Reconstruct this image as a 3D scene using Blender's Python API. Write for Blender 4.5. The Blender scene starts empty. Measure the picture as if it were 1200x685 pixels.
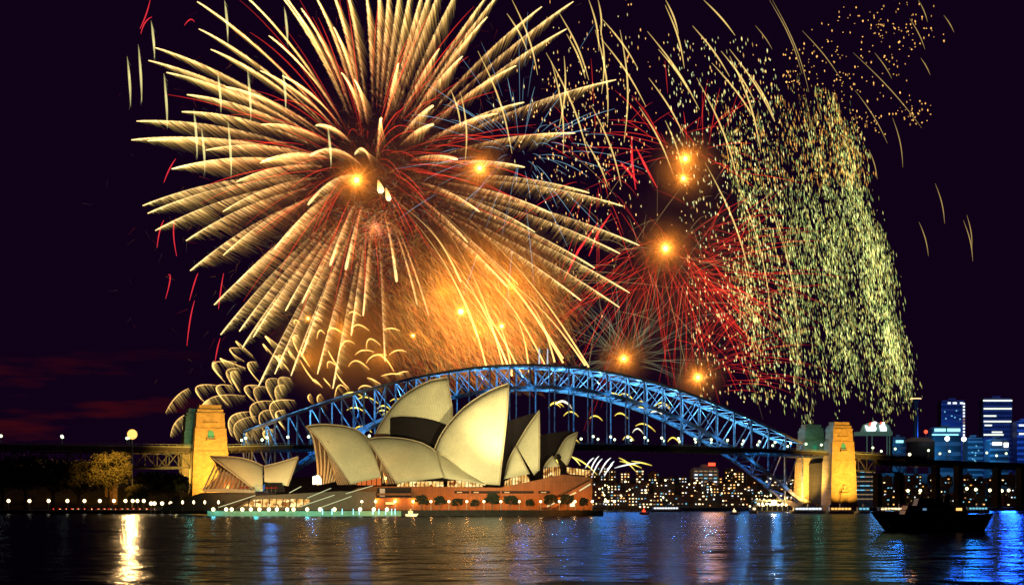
import bpy, math, random
from mathutils import Vector, Matrix, noise as mnoise

# ------------------------------------------------------------------ camera, sky, exposure
S = bpy.context.scene
F, HY, CH = 1700.0, 592.0, 5.0          # focal length in photo pixels, horizon row, eye height (m)
cam = bpy.data.cameras.new('camera'); co = bpy.data.objects.new('camera', cam)
S.collection.objects.link(co); S.camera = co
co.location = (0, 0, CH); co.rotation_euler = (math.radians(90), 0, 0)
cam.sensor_width = 36; cam.lens = 36 * F / 1200; cam.shift_y = (HY - 342.5) / 1200
cam.clip_start = 1; cam.clip_end = 60000
S.view_settings.view_transform = 'Standard'; S.view_settings.look = 'None'
S.view_settings.exposure = 0; S.view_settings.gamma = 1; S.view_settings.use_curve_mapping = False
cy = S.cycles
cy.use_denoising = True; cy.max_bounces = 6; cy.diffuse_bounces = 2; cy.glossy_bounces = 3
cy.transparent_max_bounces = 40; cy.volume_bounces = 0; cy.sample_clamp_indirect = 4; cy.sample_clamp_direct = 0
cy.caustics_reflective = False; cy.caustics_refractive = False

def nodes(tree):
    tree.nodes.clear()
    def N(t, **k):
        n = tree.nodes.new(t)
        for a, b in k.items():
            if a.startswith('i_'): n.inputs[a[2:].replace('_', ' ')].default_value = b
            else: setattr(n, a, b)
        return n
    return N, tree.links.new

W_ = bpy.data.worlds.new('World'); S.world = W_; W_.use_nodes = True
N, L = nodes(W_.node_tree)
out = N('ShaderNodeOutputWorld'); bg = N('ShaderNodeBackground')
tc = N('ShaderNodeTexCoord'); sep = N('ShaderNodeSeparateXYZ'); L(tc.outputs['Generated'], sep.inputs[0])
mp = N('ShaderNodeMapping'); mp.inputs['Scale'].default_value = (9, 9, 62); L(tc.outputs['Generated'], mp.inputs[0])
nz = N('ShaderNodeTexNoise'); nz.inputs['Scale'].default_value = 1.0; nz.inputs['Detail'].default_value = 6; nz.inputs['Roughness'].default_value = .55
L(mp.outputs[0], nz.inputs['Vector'])
cr = N('ShaderNodeValToRGB'); cr.color_ramp.elements[0].position = .52; cr.color_ramp.elements[1].position = .64
L(nz.outputs['Fac'], cr.inputs[0])
band = N('ShaderNodeMapRange'); band.inputs['From Min'].default_value = .112; band.inputs['From Max'].default_value = .075
L(sep.outputs['Z'], band.inputs['Value'])
lef = N('ShaderNodeMapRange'); lef.inputs['From Min'].default_value = -.19; lef.inputs['From Max'].default_value = -.25
L(sep.outputs['X'], lef.inputs['Value'])
m1 = N('ShaderNodeMath', operation='MULTIPLY'); L(cr.outputs[0], m1.inputs[0]); L(band.outputs[0], m1.inputs[1])
m2 = N('ShaderNodeMath', operation='MULTIPLY'); L(m1.outputs[0], m2.inputs[0]); L(lef.outputs[0], m2.inputs[1])
mx = N('ShaderNodeMix', data_type='RGBA'); L(m2.outputs[0], mx.inputs[0])
mx.inputs[6].default_value = (.0052, .0008, .0082, 1); mx.inputs[7].default_value = (.032, .0022, .0055, 1)
L(mx.outputs[2], bg.inputs[0]); bg.inputs[1].default_value = 1.0
sky = N('ShaderNodeTexSky', sky_type='NISHITA'); sky.sun_disc = False
sky.sun_elevation = math.radians(-8); sky.sun_rotation = math.radians(-100)
bg2 = N('ShaderNodeBackground'); L(sky.outputs[0], bg2.inputs[0]); bg2.inputs[1].default_value = .02
ad = N('ShaderNodeAddShader'); L(bg.outputs[0], ad.inputs[0]); L(bg2.outputs[0], ad.inputs[1]); L(ad.outputs[0], out.inputs[0])

def lamp(name, kind, loc, power, color, target=None, size=1.0, angle=60, blend=.6):
    d = bpy.data.lights.new(name, kind); d.energy = power; d.color = color
    if kind == 'SPOT': d.spot_size = math.radians(angle); d.spot_blend = blend
    d.shadow_soft_size = size
    o = bpy.data.objects.new(name, d); S.collection.objects.link(o); o.location = loc
    if target is not None:
        o.rotation_euler = (Vector(target) - Vector(loc)).to_track_quat('-Z', 'Y').to_euler()
    return o

def at(x, y, D): return Vector(((x - 600) / F * D, D, CH + (HY - y) / F * D))
def ppm(D): return F / D

# ------------------------------------------------------------------ materials
MATS = {}
def mat(name, base=(.5, .5, .5), rough=.6, metal=0, emis=None, es=0, var=.15, scale=.5, bump=0, spec=.5):
    if name in MATS: return MATS[name]
    m = bpy.data.materials.new(name); m.use_nodes = True; MATS[name] = m
    N, L = nodes(m.node_tree)
    o = N('ShaderNodeOutputMaterial'); p = N('ShaderNodeBsdfPrincipled'); L(p.outputs[0], o.inputs[0])
    p.inputs['Roughness'].default_value = rough; p.inputs['Metallic'].default_value = metal
    p.inputs['Specular IOR Level'].default_value = spec
    t = N('ShaderNodeTexCoord'); n = N('ShaderNodeTexNoise'); n.inputs['Scale'].default_value = scale; n.inputs['Detail'].default_value = 5
    L(t.outputs['Object'], n.inputs['Vector'])
    r = N('ShaderNodeValToRGB'); r.color_ramp.elements[0].position = .3; r.color_ramp.elements[1].position = .7
    r.color_ramp.elements[0].color = (*[c * (1 - var) for c in base], 1); r.color_ramp.elements[1].color = (*[min(1, c * (1 + var)) for c in base], 1)
    L(n.outputs['Fac'], r.inputs[0]); L(r.outputs[0], p.inputs['Base Color'])
    if bump:
        b = N('ShaderNodeBump'); b.inputs['Strength'].default_value = bump; L(n.outputs['Fac'], b.inputs['Height']); L(b.outputs[0], p.inputs['Normal'])
    if emis:
        p.inputs['Emission Color'].default_value = (*emis, 1); p.inputs['Emission Strength'].default_value = es
    return m

def emit(name, col, s, nee=False):
    m = mat(name, (.1, .1, .1), emis=col, es=s)
    m.cycles.emission_sampling = 'FRONT_BACK' if nee else 'NONE'
    return m

def brickmat(name, base, mortar, bw, bh, var=.25, rough=.85, uv=False, bump=.3, ms=.02, off=.5):
    m = bpy.data.materials.new(name); m.use_nodes = True; MATS[name] = m
    N, L = nodes(m.node_tree)
    o = N('ShaderNodeOutputMaterial'); p = N('ShaderNodeBsdfPrincipled'); L(p.outputs[0], o.inputs[0]); p.inputs['Roughness'].default_value = rough
    t = N('ShaderNodeTexCoord'); b = N('ShaderNodeTexBrick'); b.offset = off
    if uv: L(t.outputs['UV'], b.inputs['Vector'])
    else:
        s = N('ShaderNodeSeparateXYZ'); c = N('ShaderNodeCombineXYZ'); a = N('ShaderNodeMath', operation='ADD')
        L(t.outputs['Object'], s.inputs[0]); L(s.outputs['X'], a.inputs[0]); L(s.outputs['Y'], a.inputs[1]); L(a.outputs[0], c.inputs['X']); L(s.outputs['Z'], c.inputs['Y']); L(c.outputs[0], b.inputs['Vector'])
    b.inputs['Color1'].default_value = (*[x * (1 - var) for x in base], 1); b.inputs['Color2'].default_value = (*[x * (1 + var) for x in base], 1)
    b.inputs['Mortar'].default_value = (*mortar, 1); b.inputs['Scale'].default_value = 1; b.inputs['Brick Width'].default_value = bw
    b.inputs['Row Height'].default_value = bh; b.inputs['Mortar Size'].default_value = ms; b.inputs['Bias'].default_value = 0
    n = N('ShaderNodeTexNoise'); n.inputs['Scale'].default_value = .12; n.inputs['Detail'].default_value = 6; L(t.outputs['Object'], n.inputs['Vector'])
    mr = N('ShaderNodeMapRange'); mr.inputs['To Min'].default_value = .75; mr.inputs['To Max'].default_value = 1.2; L(n.outputs['Fac'], mr.inputs['Value'])
    v = N('ShaderNodeVectorMath', operation='SCALE'); L(b.outputs['Color'], v.inputs[0]); L(mr.outputs[0], v.inputs['Scale']); L(v.outputs[0], p.inputs['Base Color'])
    bp = N('ShaderNodeBump'); bp.inputs['Strength'].default_value = bump; bp.inputs['Distance'].default_value = .3; L(b.outputs['Fac'], bp.inputs['Height']); bp.invert = True; L(bp.outputs[0], p.inputs['Normal'])
    return m

def sparkmat(name, k=1.0):
    m = bpy.data.materials.new(name); m.use_nodes = True
    N, L = nodes(m.node_tree)
    o = N('ShaderNodeOutputMaterial'); a = N('ShaderNodeAttribute'); a.attribute_name = 'Col'
    e = N('ShaderNodeEmission'); e.inputs[1].default_value = k; t = N('ShaderNodeBsdfTransparent'); d = N('ShaderNodeAddShader')
    L(a.outputs['Color'], e.inputs[0]); L(e.outputs[0], d.inputs[0]); L(t.outputs[0], d.inputs[1]); L(d.outputs[0], o.inputs[0])
    m.cycles.emission_sampling = 'NONE'
    return m
SPARK = sparkmat('burning_sparks')

SAND = brickmat('sandstone_blocks', (.44, .35, .20), (.20, .155, .085), 3.2, 1.7, var=.16)
TILE = brickmat('glazed_shell_tiles', (.66, .61, .45), (.36, .32, .22), 1.35, 1.35, var=.05, rough=.42, uv=True, bump=.15, ms=.05, off=0)
GRANITE = brickmat('granite_panels', (.13, .05, .022), (.06, .025, .012), 1.3, 7.0, var=.14, ms=.04, off=0)
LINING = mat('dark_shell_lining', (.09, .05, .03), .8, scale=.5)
STEEL = mat('grey_painted_steel', (.24, .27, .30), .5, .0, scale=.35, var=.55)
DARKSTEEL = mat('dark_riveted_steel', (.07, .075, .08), .6, scale=.6, var=.3)
DECKM = mat('bridge_deck_steel', (.05, .055, .06), .7, scale=.3, var=.3)
CONC = mat('ribbed_concrete', (.46, .38, .28), .8, scale=.7, var=.12)
BRONZE_SHADE = mat('bronze_glass_and_shade', (.006, .003, .005), .6, scale=.3, var=.3, spec=.12)  # bronze glass, near black; also carries the shade of the unlit shell panels
DARKWALL = mat('dark_harbour_stone', (.022, .019, .018), .9, scale=.4, var=.4, bump=.4)
PAVE = mat('promenade_paving', (.085, .065, .05), .8, scale=.5)
LAND = mat('dark_headland_ground', (.03, .035, .02), .95, scale=.05, var=.5, bump=.5)
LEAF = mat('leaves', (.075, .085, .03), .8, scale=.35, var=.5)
DLEAF = mat('shade_darkened_leaves', (.018, .022, .010), .9, scale=.35, var=.5)  # darker copy of the leaves, night shade put into the colour
BARK = mat('bark', (.10, .07, .05), .9, scale=2)
FACADE = [mat('facade_%s' % n, c, .8, scale=.2) for n, c in (('brick', (.07, .03, .02)), ('render', (.09, .08, .07)), ('grey', (.05, .055, .06)), ('ochre', (.09, .065, .035)))]
ROOFM = mat('roof_tiles', (.12, .05, .035), .9, scale=.5)
TOWERGLASS = mat('dark_tower_glass', (.05, .07, .09), .3, .2, scale=.05)
TOWERCONC = mat('tower_concrete', (.22, .24, .27), .7, scale=.05)
PIPE = mat('painted_pole', (.25, .33, .3), .5)
WHITEP = mat('white_boat_paint', (.7, .7, .68), .35)
NAVYP = mat('dark_hull_paint', (.02, .022, .03), .35)
REDP = mat('red_cloth', (.5, .03, .03), .8)
WWARM = emit('warm_lit_window', (1, .72, .36), 2.6); WWHITE = emit('white_lit_window', (.85, .93, 1), 1.6)
WGOLD = emit('amber_lit_window', (1, .48, .12), 1.8); WCYAN = emit('cyan_lit_window', (.25, .75, 1), .9)
WRED = emit('red_lamp', (1, .06, .02), 3.0, True); WDIM = emit('dim_lit_window', (1, .62, .3), .35)
GLOBE = emit('lamp_globe', (1, .86, .42), 5.0, True); GLOBEW = emit('warm_globe', (1, .72, .36), 5.0, True)
GLOBEG = emit('green_white_globe', (.80, 1, .55), 3.2, True); FLOOD = emit('flood_lamp_glass', (1, .46, .11), 2.0, True)
STRIP = emit('stair_light_strip', (.95, 1, .55), .55); CYANL = emit('cyan_light_strip', (.35, .9, 1), 1.6, True); BLUEL = emit('blue_light_strip', (.08, .35, 1), 1.6, True)
WHITEL = emit('white_sign_light', (.95, 1, 1), 3.0, True); LOUNGE = emit('glowing_interior', (1, .72, .3), 1.4, True)

# ------------------------------------------------------------------ mesh building
class MB:
    def __init__(s): s.v, s.f, s.c, s.uv = [], [], [], None
    def box(s, c, size, rz=0):
        c = Vector(c); R = Matrix.Rotation(rz, 3, 'Z'); b = len(s.v)
        for x, y, z in ((-1,-1,-1),(1,-1,-1),(1,1,-1),(-1,1,-1),(-1,-1,1),(1,-1,1),(1,1,1),(-1,1,1)):
            s.v.append(c + R @ Vector((x*size[0]/2, y*size[1]/2, z*size[2]/2)))
        for f in ((0,3,2,1),(4,5,6,7),(0,1,5,4),(1,2,6,5),(2,3,7,6),(3,0,4,7)): s.f.append([b+i for i in f])
        return s
    def beam(s, p, q, w, h=None, up=(0, 0, 1)):
        p, q = Vector(p), Vector(q); h = h or w; d = (q - p).normalized(); u = Vector(up)
        if abs(d.dot(u)) > .95: u = EB
        a = d.cross(u).normalized() * w/2; b_ = d.cross(a).normalized() * h/2; b = len(s.v)
        for e in (p, q):
            for i, j in ((-1,-1),(1,-1),(1,1),(-1,1)): s.v.append(e + a*i + b_*j)
        for f in ((0,1,2,3),(7,6,5,4),(0,4,5,1),(1,5,6,2),(2,6,7,3),(3,7,4,0)): s.f.append([b+i for i in f])
        return s
    def tube(s, pts, rad, n=6, cols=None, cap=True):
        pts = [Vector(p) for p in pts]; b = len(s.v); m = len(pts)
        for i, p in enumerate(pts):
            d = (pts[min(i+1, m-1)] - pts[max(i-1, 0)]); d = d.normalized() if d.length > 1e-6 else Vector((0, 0, 1))
            u = Vector((0, 1, 0)) if abs(d.y) < .9 else Vector((1, 0, 0)); a = d.cross(u).normalized(); c = d.cross(a)
            r = rad[i] if isinstance(rad, (list, tuple)) else rad
            for k in range(n):
                t = 2*math.pi*k/n; s.v.append(p + a*math.cos(t)*r + c*math.sin(t)*r)
                if cols: s.c.append(cols[i])
        for i in range(m-1):
            for k in range(n): s.f.append([b+i*n+k, b+i*n+(k+1)%n, b+(i+1)*n+(k+1)%n, b+(i+1)*n+k])
        if cap and n > 2: s.f.append([b+k for k in range(n)][::-1]); s.f.append([b+(m-1)*n+k for k in range(n)])
        return s
    def ball(s, c, r, col=None, nu=8, nv=6, sc=(1, 1, 1)):
        c = Vector(c); b = len(s.v)
        for j in range(nv+1):
            for i in range(nu):
                t, p = math.pi*j/nv, 2*math.pi*i/nu
                s.v.append(c + Vector((r*sc[0]*math.sin(t)*math.cos(p), r*sc[1]*math.sin(t)*math.sin(p), r*sc[2]*math.cos(t))))
                if col: s.c.append(col)
        for j in range(nv):
            for i in range(nu): s.f.append([b+j*nu+i, b+(j+1)*nu+i, b+(j+1)*nu+(i+1)%nu, b+j*nu+(i+1)%nu])
        return s
    def blade(s, p, q, w0, w1, c0, c1, rnd=.8):
        p, q = Vector(p), Vector(q); d = q - p
        a = Vector((d.z, 0, -d.x)); a = a.normalized() if a.length > 1e-6 else Vector((1, 0, 0))
        t = random.uniform(-rnd, rnd); sd = a*math.cos(t) + Vector((0, 1, 0))*math.sin(t); b = len(s.v)
        s.v += [p - sd*w0, p + sd*w0, q + sd*w1, q - sd*w1]; s.c += [c0, c0, c1, c1]; s.f.append([b, b+1, b+2, b+3])
        return s
    def prism(s, poly, back):
        """poly: world points of the front outline; back: extrusion vector"""
        b = len(s.v); n = len(poly); back = Vector(back); s.v += [Vector(p) for p in poly]; s.v += [Vector(p) + back for p in poly]
        s.f.append([b+i for i in range(n)]); s.f.append([b+n+i for i in range(n)][::-1])
        for i in range(n): s.f.append([b+(i+1)%n, b+i, b+n+i, b+n+(i+1)%n])
        return s
    def lathe(s, c, prof, n=12):
        c = Vector(c); b = len(s.v); m = len(prof)
        for r, z in prof:
            for k in range(n): t = 2*math.pi*k/n; s.v.append(c + Vector((r*math.cos(t), r*math.sin(t), z)))
        for i in range(m-1):
            for k in range(n): s.f.append([b+i*n+k, b+i*n+(k+1)%n, b+(i+1)*n+(k+1)%n, b+(i+1)*n+k])
        s.f.append([b+k for k in range(n)][::-1]); s.f.append([b+(m-1)*n+k for k in range(n)])
        return s
    def build(s, name, m, parent=None, smooth=False, recalc=False):
        o0 = Vector((0, 0, 0)); p = parent
        while p is not None: o0 += p.location; p = p.parent
        me = bpy.data.meshes.new(name); me.from_pydata([tuple(v - o0) for v in s.v], [], s.f)
        if s.c:
            at_ = me.color_attributes.new('Col', 'FLOAT_COLOR', 'POINT')
            flat = []
            for c in s.c: flat += [c[0], c[1], c[2], 1]
            at_.data.foreach_set('color', flat)
        if s.uv:
            u = me.uv_layers.new(name='UVMap')
            for poly in me.polygons:
                for li in poly.loop_indices: u.data[li].uv = s.uv[me.loops[li].vertex_index]
        if smooth: me.polygons.foreach_set('use_smooth', [True]*len(me.polygons))
        if recalc:
            import bmesh
            bm = bmesh.new(); bm.from_mesh(me); bmesh.ops.recalc_face_normals(bm, faces=bm.faces); bm.to_mesh(me); bm.free()
        me.materials.append(m)
        o = bpy.data.objects.new(name, me); S.collection.objects.link(o); o.parent = parent
        return o

def tag(o, label, cat, group=None):
    o['label'] = label; o['category'] = cat
    if group: o['group'] = group
    return o
def empty(name, loc, label, cat, group=None):
    o = bpy.data.objects.new(name, None); S.collection.objects.link(o); o.location = Vector(loc); o.empty_display_size = 1
    return tag(o, label, cat, group)
def kind(o, k): o['kind'] = k; return o
def copy_tree(o, loc, label=None, group=None):
    c = o.copy(); S.collection.objects.link(c); c.location = Vector(loc)
    if label: c['label'] = label
    if group: c['group'] = group
    for ch in list(o.children):
        d = ch.copy(); S.collection.objects.link(d); d.parent = c
        for g in list(ch.children): e = g.copy(); S.collection.objects.link(e); e.parent = d
    return c
def relabel(c, mats):
    pass

# ------------------------------------------------------------------ bridge frame
TH = math.radians(23); EB = Vector((math.cos(TH), math.sin(TH), 0)); NB = Vector((-EB.y, EB.x, 0)); P0 = Vector(((245-600)/F*1150, 1150, 0)); LB = 600.0
def br(s, w, z): return P0 + EB*s + NB*w + Vector((0, 0, z))
def zdeck(s): return 59 - 6.6*((s-370)/330)**2 if s < 370 else 59 - 4.2*((s-370)/230)**2
def ztop(s): d = s-297; return 128 - .00105*d*d + 2e-9*d**4
def zlow(s): d = s-300; return 109 - .00145*d*d

# ------------------------------------------------------------------ water and land
def build_water():
    m = bpy.data.materials.new('harbour_water'); m.use_nodes = True
    N, L = nodes(m.node_tree)
    o = N('ShaderNodeOutputMaterial'); df = N('ShaderNodeBsdfDiffuse'); df.inputs[0].default_value = (.002, .002, .006, 1)
    gl = N('ShaderNodeBsdfGlossy'); gl.inputs['Color'].default_value = (.20, .25, .36, 1); gl.inputs['Roughness'].default_value = .17
    fr = N('ShaderNodeFresnel'); fr.inputs['IOR'].default_value = 1.33; mx = N('ShaderNodeMixShader')
    L(fr.outputs[0], mx.inputs[0]); L(df.outputs[0], mx.inputs[1]); L(gl.outputs[0], mx.inputs[2]); L(mx.outputs[0], o.inputs[0])
    t = N('ShaderNodeTexCoord'); h = None
    for sc, dist, det in (((.9, .7, 1), .07, 3), ((.07, .16, 1), .5, 4)):
        mp = N('ShaderNodeMapping'); mp.inputs['Scale'].default_value = sc; L(t.outputs['Object'], mp.inputs[0])
        n = N('ShaderNodeTexNoise'); n.inputs['Scale'].default_value = 1; n.inputs['Detail'].default_value = det; n.inputs['Roughness'].default_value = .6
        L(mp.outputs[0], n.inputs['Vector'])
        b = N('ShaderNodeBump'); b.inputs['Strength'].default_value = 1; b.inputs['Distance'].default_value = dist; L(n.outputs['Fac'], b.inputs['Height'])
        if h: L(h.outputs[0], b.inputs['Normal'])
        h = b
    L(h.outputs[0], gl.inputs['Normal']); L(h.outputs[0], fr.inputs['Normal'])
    w = MB(); nr, nc = 560, 420; NV = mnoise.noise
    ds = [48*(900/48)**(j/nr) for j in range(nr+1)]
    for j, D in enumerate(ds):
        amp = min(1, j/12)*min(1, (nr-j)/40)
        for i in range(nc+1):
            k = -.52+1.04*i/nc; x = k*D; e = amp*min(1, i/10, (nc-i)/10)
            z = 0
            if e > 0: z = e*(.085*NV((x*.30, D*.42, 0))+.17*NV((x*.075, D*.13, 7))+.14*NV((x*.03, D*.05, 4)))
            w.v.append(Vector((x, D, z)))
    for j in range(nr):
        for i in range(nc): a = j*(nc+1)+i; w.f.append([a, a+1, a+nc+2, a+nc+1])
    B0 = len(w.v); w.v += [Vector(v) for v in ((-16000, -300, 0), (16000, -300, 0), (16000, 26000, 0), (-16000, 26000, 0), (-.52*48, 48, 0), (.52*48, 48, 0), (.52*900, 900, 0), (-.52*900, 900, 0))]
    for q in ((0, 1, 5, 4), (1, 2, 6, 5), (2, 3, 7, 6), (3, 0, 4, 7)): w.f.append([B0+x for x in q])
    kind(w.build('water', m, smooth=True), 'structure')
build_water()

def terrain(name, x0, x1, y0, y1, fn, nx=60, ny=24, m=LAND):
    t = MB()
    for j in range(ny+1):
        for i in range(nx+1):
            x = x0+(x1-x0)*i/nx; y = y0+(y1-y0)*j/ny; t.v.append(Vector((x, y, fn(x, y, j/ny))))
    for j in range(ny):
        for i in range(nx): a = j*(nx+1)+i; t.f.append([a, a+1, a+nx+2, a+nx+1])
    return kind(t.build(name, m, smooth=True), 'structure')
def sm(x): x = max(0, min(1, x)); return x*x*(3-2*x)
def hN(x, y, t=None):     # north shore behind the bridge
    px = 600 + F*x/y
    r = sm((y-1720)/420)
    return -2 + 6*sm((y-1700)/20) + r*(44 + 12*mnoise.noise(Vector((x*.006, y*.004, 3))))
terrain('north_shore_hill', -1800, 2600, 1690, 3400, hN, 90, 26)
def hW(x, y, t=None):     # headland behind the left end of the bridge
    return -2 + 5*sm((y-(1040+.0*x))/15)*sm((-165-x)/30+.5) + 26*sm((y-1090)/160)*sm((-210-x)/120)
terrain('western_headland', -1500, -150, 1020, 1680, hW, 50, 24)

# shore in front of the west end: esplanade with a sea wall
esp = MB().prism([Vector((x, y, z)) for x, y, z in ((-700, 900, 2.2), (-168, 900, 2.2), (-168, 1060, 2.2), (-700, 1060, 2.2))], (0, 0, -5))
kind(esp.build('esplanade_ground', DARKWALL, recalc=True), 'structure')
esp = MB().box(((340+700)/2+60, 1560, 1), (900, 330, 4)); kind(esp.build('north_quay_ground', DARKWALL), 'structure')

# ------------------------------------------------------------------ the harbour bridge
bridge = empty('arch_bridge', P0, 'steel arch bridge with stone pylons, lit blue, spanning the harbour behind the white shells', 'bridge')
WN, WF = 8.0, 38.0
NP = 28; SS = [36 + i*(528/NP) for i in range(NP+1)]
for w in (WN, WF):
    t = MB(); l = MB()
    for i in range(NP):
        a, b = SS[i], SS[i+1]
        t.beam(br(a, w, ztop(a)), br(b+.4, w, ztop(b)), 1.9, 2.2); l.beam(br(a, w, zlow(a)), br(b+.4, w, zlow(b)), 2.2, 3.0)
    t.build('top_chord', STEEL, bridge); l.build('bottom_chord', STEEL, bridge)
    for i, s in enumerate(SS):
        z1 = ztop(s); z0 = zlow(s)
        MB().beam(br(s, w, z0), br(s, w, z1-.5), 1.2, 1.2).build('truss_post', STEEL, bridge)
        if z0 > zdeck(s)+3: MB().beam(br(s, w, zdeck(s)), br(s, w, z0), .9, .9).build('hanger', STEEL, bridge)
        elif z0 < zdeck(s)-5 and 0 < i < NP and False: pass
    for i in range(NP):
        a, b = (SS[i], SS[i+1])
        if i < NP//2: p, q = br(a, w, ztop(a)), br(b, w, zlow(b))
        else: p, q = br(a, w, zlow(a)), br(b, w, ztop(b))
        MB().beam(p, q, .8, .9).build('diagonal', STEEL, bridge)
for i in range(NP):
    a, b = SS[i], SS[i+1]; t = MB(); l = MB(); mid = (a+b)/2
    t.beam(br(a, WN, ztop(a)-.3), br(a, WF, ztop(a)-.3), .9); t.beam(br(a, WN, ztop(a)), br(mid, 23, ztop(mid)), .7); t.beam(br(a, WF, ztop(a)), br(mid, 23, ztop(mid)), .7)
    t.beam(br(b, WN, ztop(b)), br(mid, 23, ztop(mid)), .7); t.beam(br(b, WF, ztop(b)), br(mid, 23, ztop(mid)), .7)
    l.beam(br(a, WN, zlow(a)), br(a, WF, zlow(a)), 1.1); l.beam(br(a, WN, zlow(a)), br(mid, 23, zlow(mid)), .8); l.beam(br(a, WF, zlow(a)), br(mid, 23, zlow(mid)), .8)
    l.beam(br(b, WN, zlow(b)), br(mid, 23, zlow(mid)), .8); l.beam(br(b, WF, zlow(b)), br(mid, 23, zlow(mid)), .8)
    w_ = MB(); za, zb_ = zlow(a)+1.5, ztop(a)-1.5
    if za > zdeck(a)+9 or i in (0, 1): w_.beam(br(a, WN, za), br(a, WF, zb_), .55); w_.beam(br(a, WF, za), br(a, WN, zb_), .55); w_.build('sway_brace', STEEL, bridge)
    t.build('upper_lateral_brace', STEEL, bridge); l.build('lower_lateral_brace', STEEL, bridge)
# deck with cross girders, parapet
d = MB(); n = 44
SD = [-420 + i*(1120/n) for i in range(n+1)]
def zd(s): return zdeck(s) if 0 <= s <= 600 else (zdeck(0) - 0*abs(s) if s < 0 else zdeck(600) - (s-600)*.028)
def xb(s, w, z):   # beyond the north end the roadway bends away
    if s <= 640: return br(s, w, z)
    k = s-640; a = -TH*1.15*min(1, k/260); p = br(640, w, z)
    return p + Vector((math.cos(TH+a/2), math.sin(TH+a/2), 0))*k
for i in range(n):
    a, b = SD[i], SD[i+1]
    base = len(d.v)
    for s in (a, b):
        for w, z in ((-1, 0), (47, 0), (47, -2.6), (-1, -2.6)): d.v.append(xb(s, w, zd(s)+z))
    for q in range(4): d.f.append([base+q, base+(q+1)%4, base+4+(q+1)%4, base+4+q])
d.build('deck', DECKM, bridge, recalc=True)
g = MB()
for i in range(0, 111):
    s = -30 + i*6.0
    if s < 600: g.beam(br(s, -1, zd(s)-3.2), br(s, 47, zd(s)-3.2), .7, 1.6)
g.build('cross_girder_row', DARKSTEEL, bridge)
for w in (-1.2, 47.2):
    r = MB()
    for i in range(n):
        a, b = SD[i], SD[i+1]; r.beam(xb(a, w, zd(a)+2.2), xb(b, w, zd(b)+2.2), .25, .3); r.beam(xb(a, w, zd(a)+.5), xb(b, w, zd(b)+.5), .25, .8)
        for k in range(4): s = a+(b-a)*k/4; r.beam(xb(s, w, zd(s)), xb(s, w, zd(s)+2.2), .2)
    r.build('parapet_railing', PIPE, bridge)
# approach trusses
def approach(s0, s1, npan, depth, w):
    m = MB(); st = (s1-s0)/npan
    m.beam(xb(s0, w, zd(s0)-3.6), xb(s1, w, zd(s1)-3.6), 1, 1.2); m.beam(xb(s0, w, zd(s0)-3.6-depth), xb(s1, w, zd(s1)-3.6-depth), 1, 1.2)
    for i in range(npan+1):
        s = s0+st*i; m.beam(xb(s, w, zd(s)-3.6), xb(s, w, zd(s)-3.6-depth), .7)
        if i < npan:
            a, b = (0, depth) if i % 2 else (depth, 0); m.beam(xb(s, w, zd(s)-3.6-a), xb(s+st, w, zd(s+st)-3.6-b), .8)
    m.build('approach_truss', DARKSTEEL, bridge)
for w in (2, 44):
    approach(-72, -14, 6, 12, w); approach(-132, -74, 6, 12, w); approach(-192, -134, 6, 12, w); approach(-252, -194, 6, 12, w)
    approach(614, 672, 6, 12, w)
for s in (-73, -133, -193, -253, 674, 740, 806, 872):
    for w in (6, 40):
        c = xb(s, w, 0); z = zd(s)-3.6-(12 if s < 680 else 0)
        MB().prism([c+EB*a+NB*b_ for a, b_ in ((-2.5, -4), (2.5, -4), (2.5, 4), (-2.5, 4))], (0, 0, z)).build('approach_pier', SAND if s < 0 else DARKWALL, bridge, recalc=True)
v = MB()
for i in range(30):
    s = 676+i*12
    v.beam(xb(s, 0, zd(s)-4.5), xb(s+12.2, 0, zd(s+12.2)-4.5), 1.2, 5.2)
v.build('viaduct_girder', DECKM, bridge)
v = MB()
for i in range(30):
    s = 676+i*12; v.beam(xb(s, 46, zd(s)-4.5), xb(s+12.2, 46, zd(s+12.2)-4.5), 1.2, 5.2)
v.build('viaduct_girder', DECKM, bridge)

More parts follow.
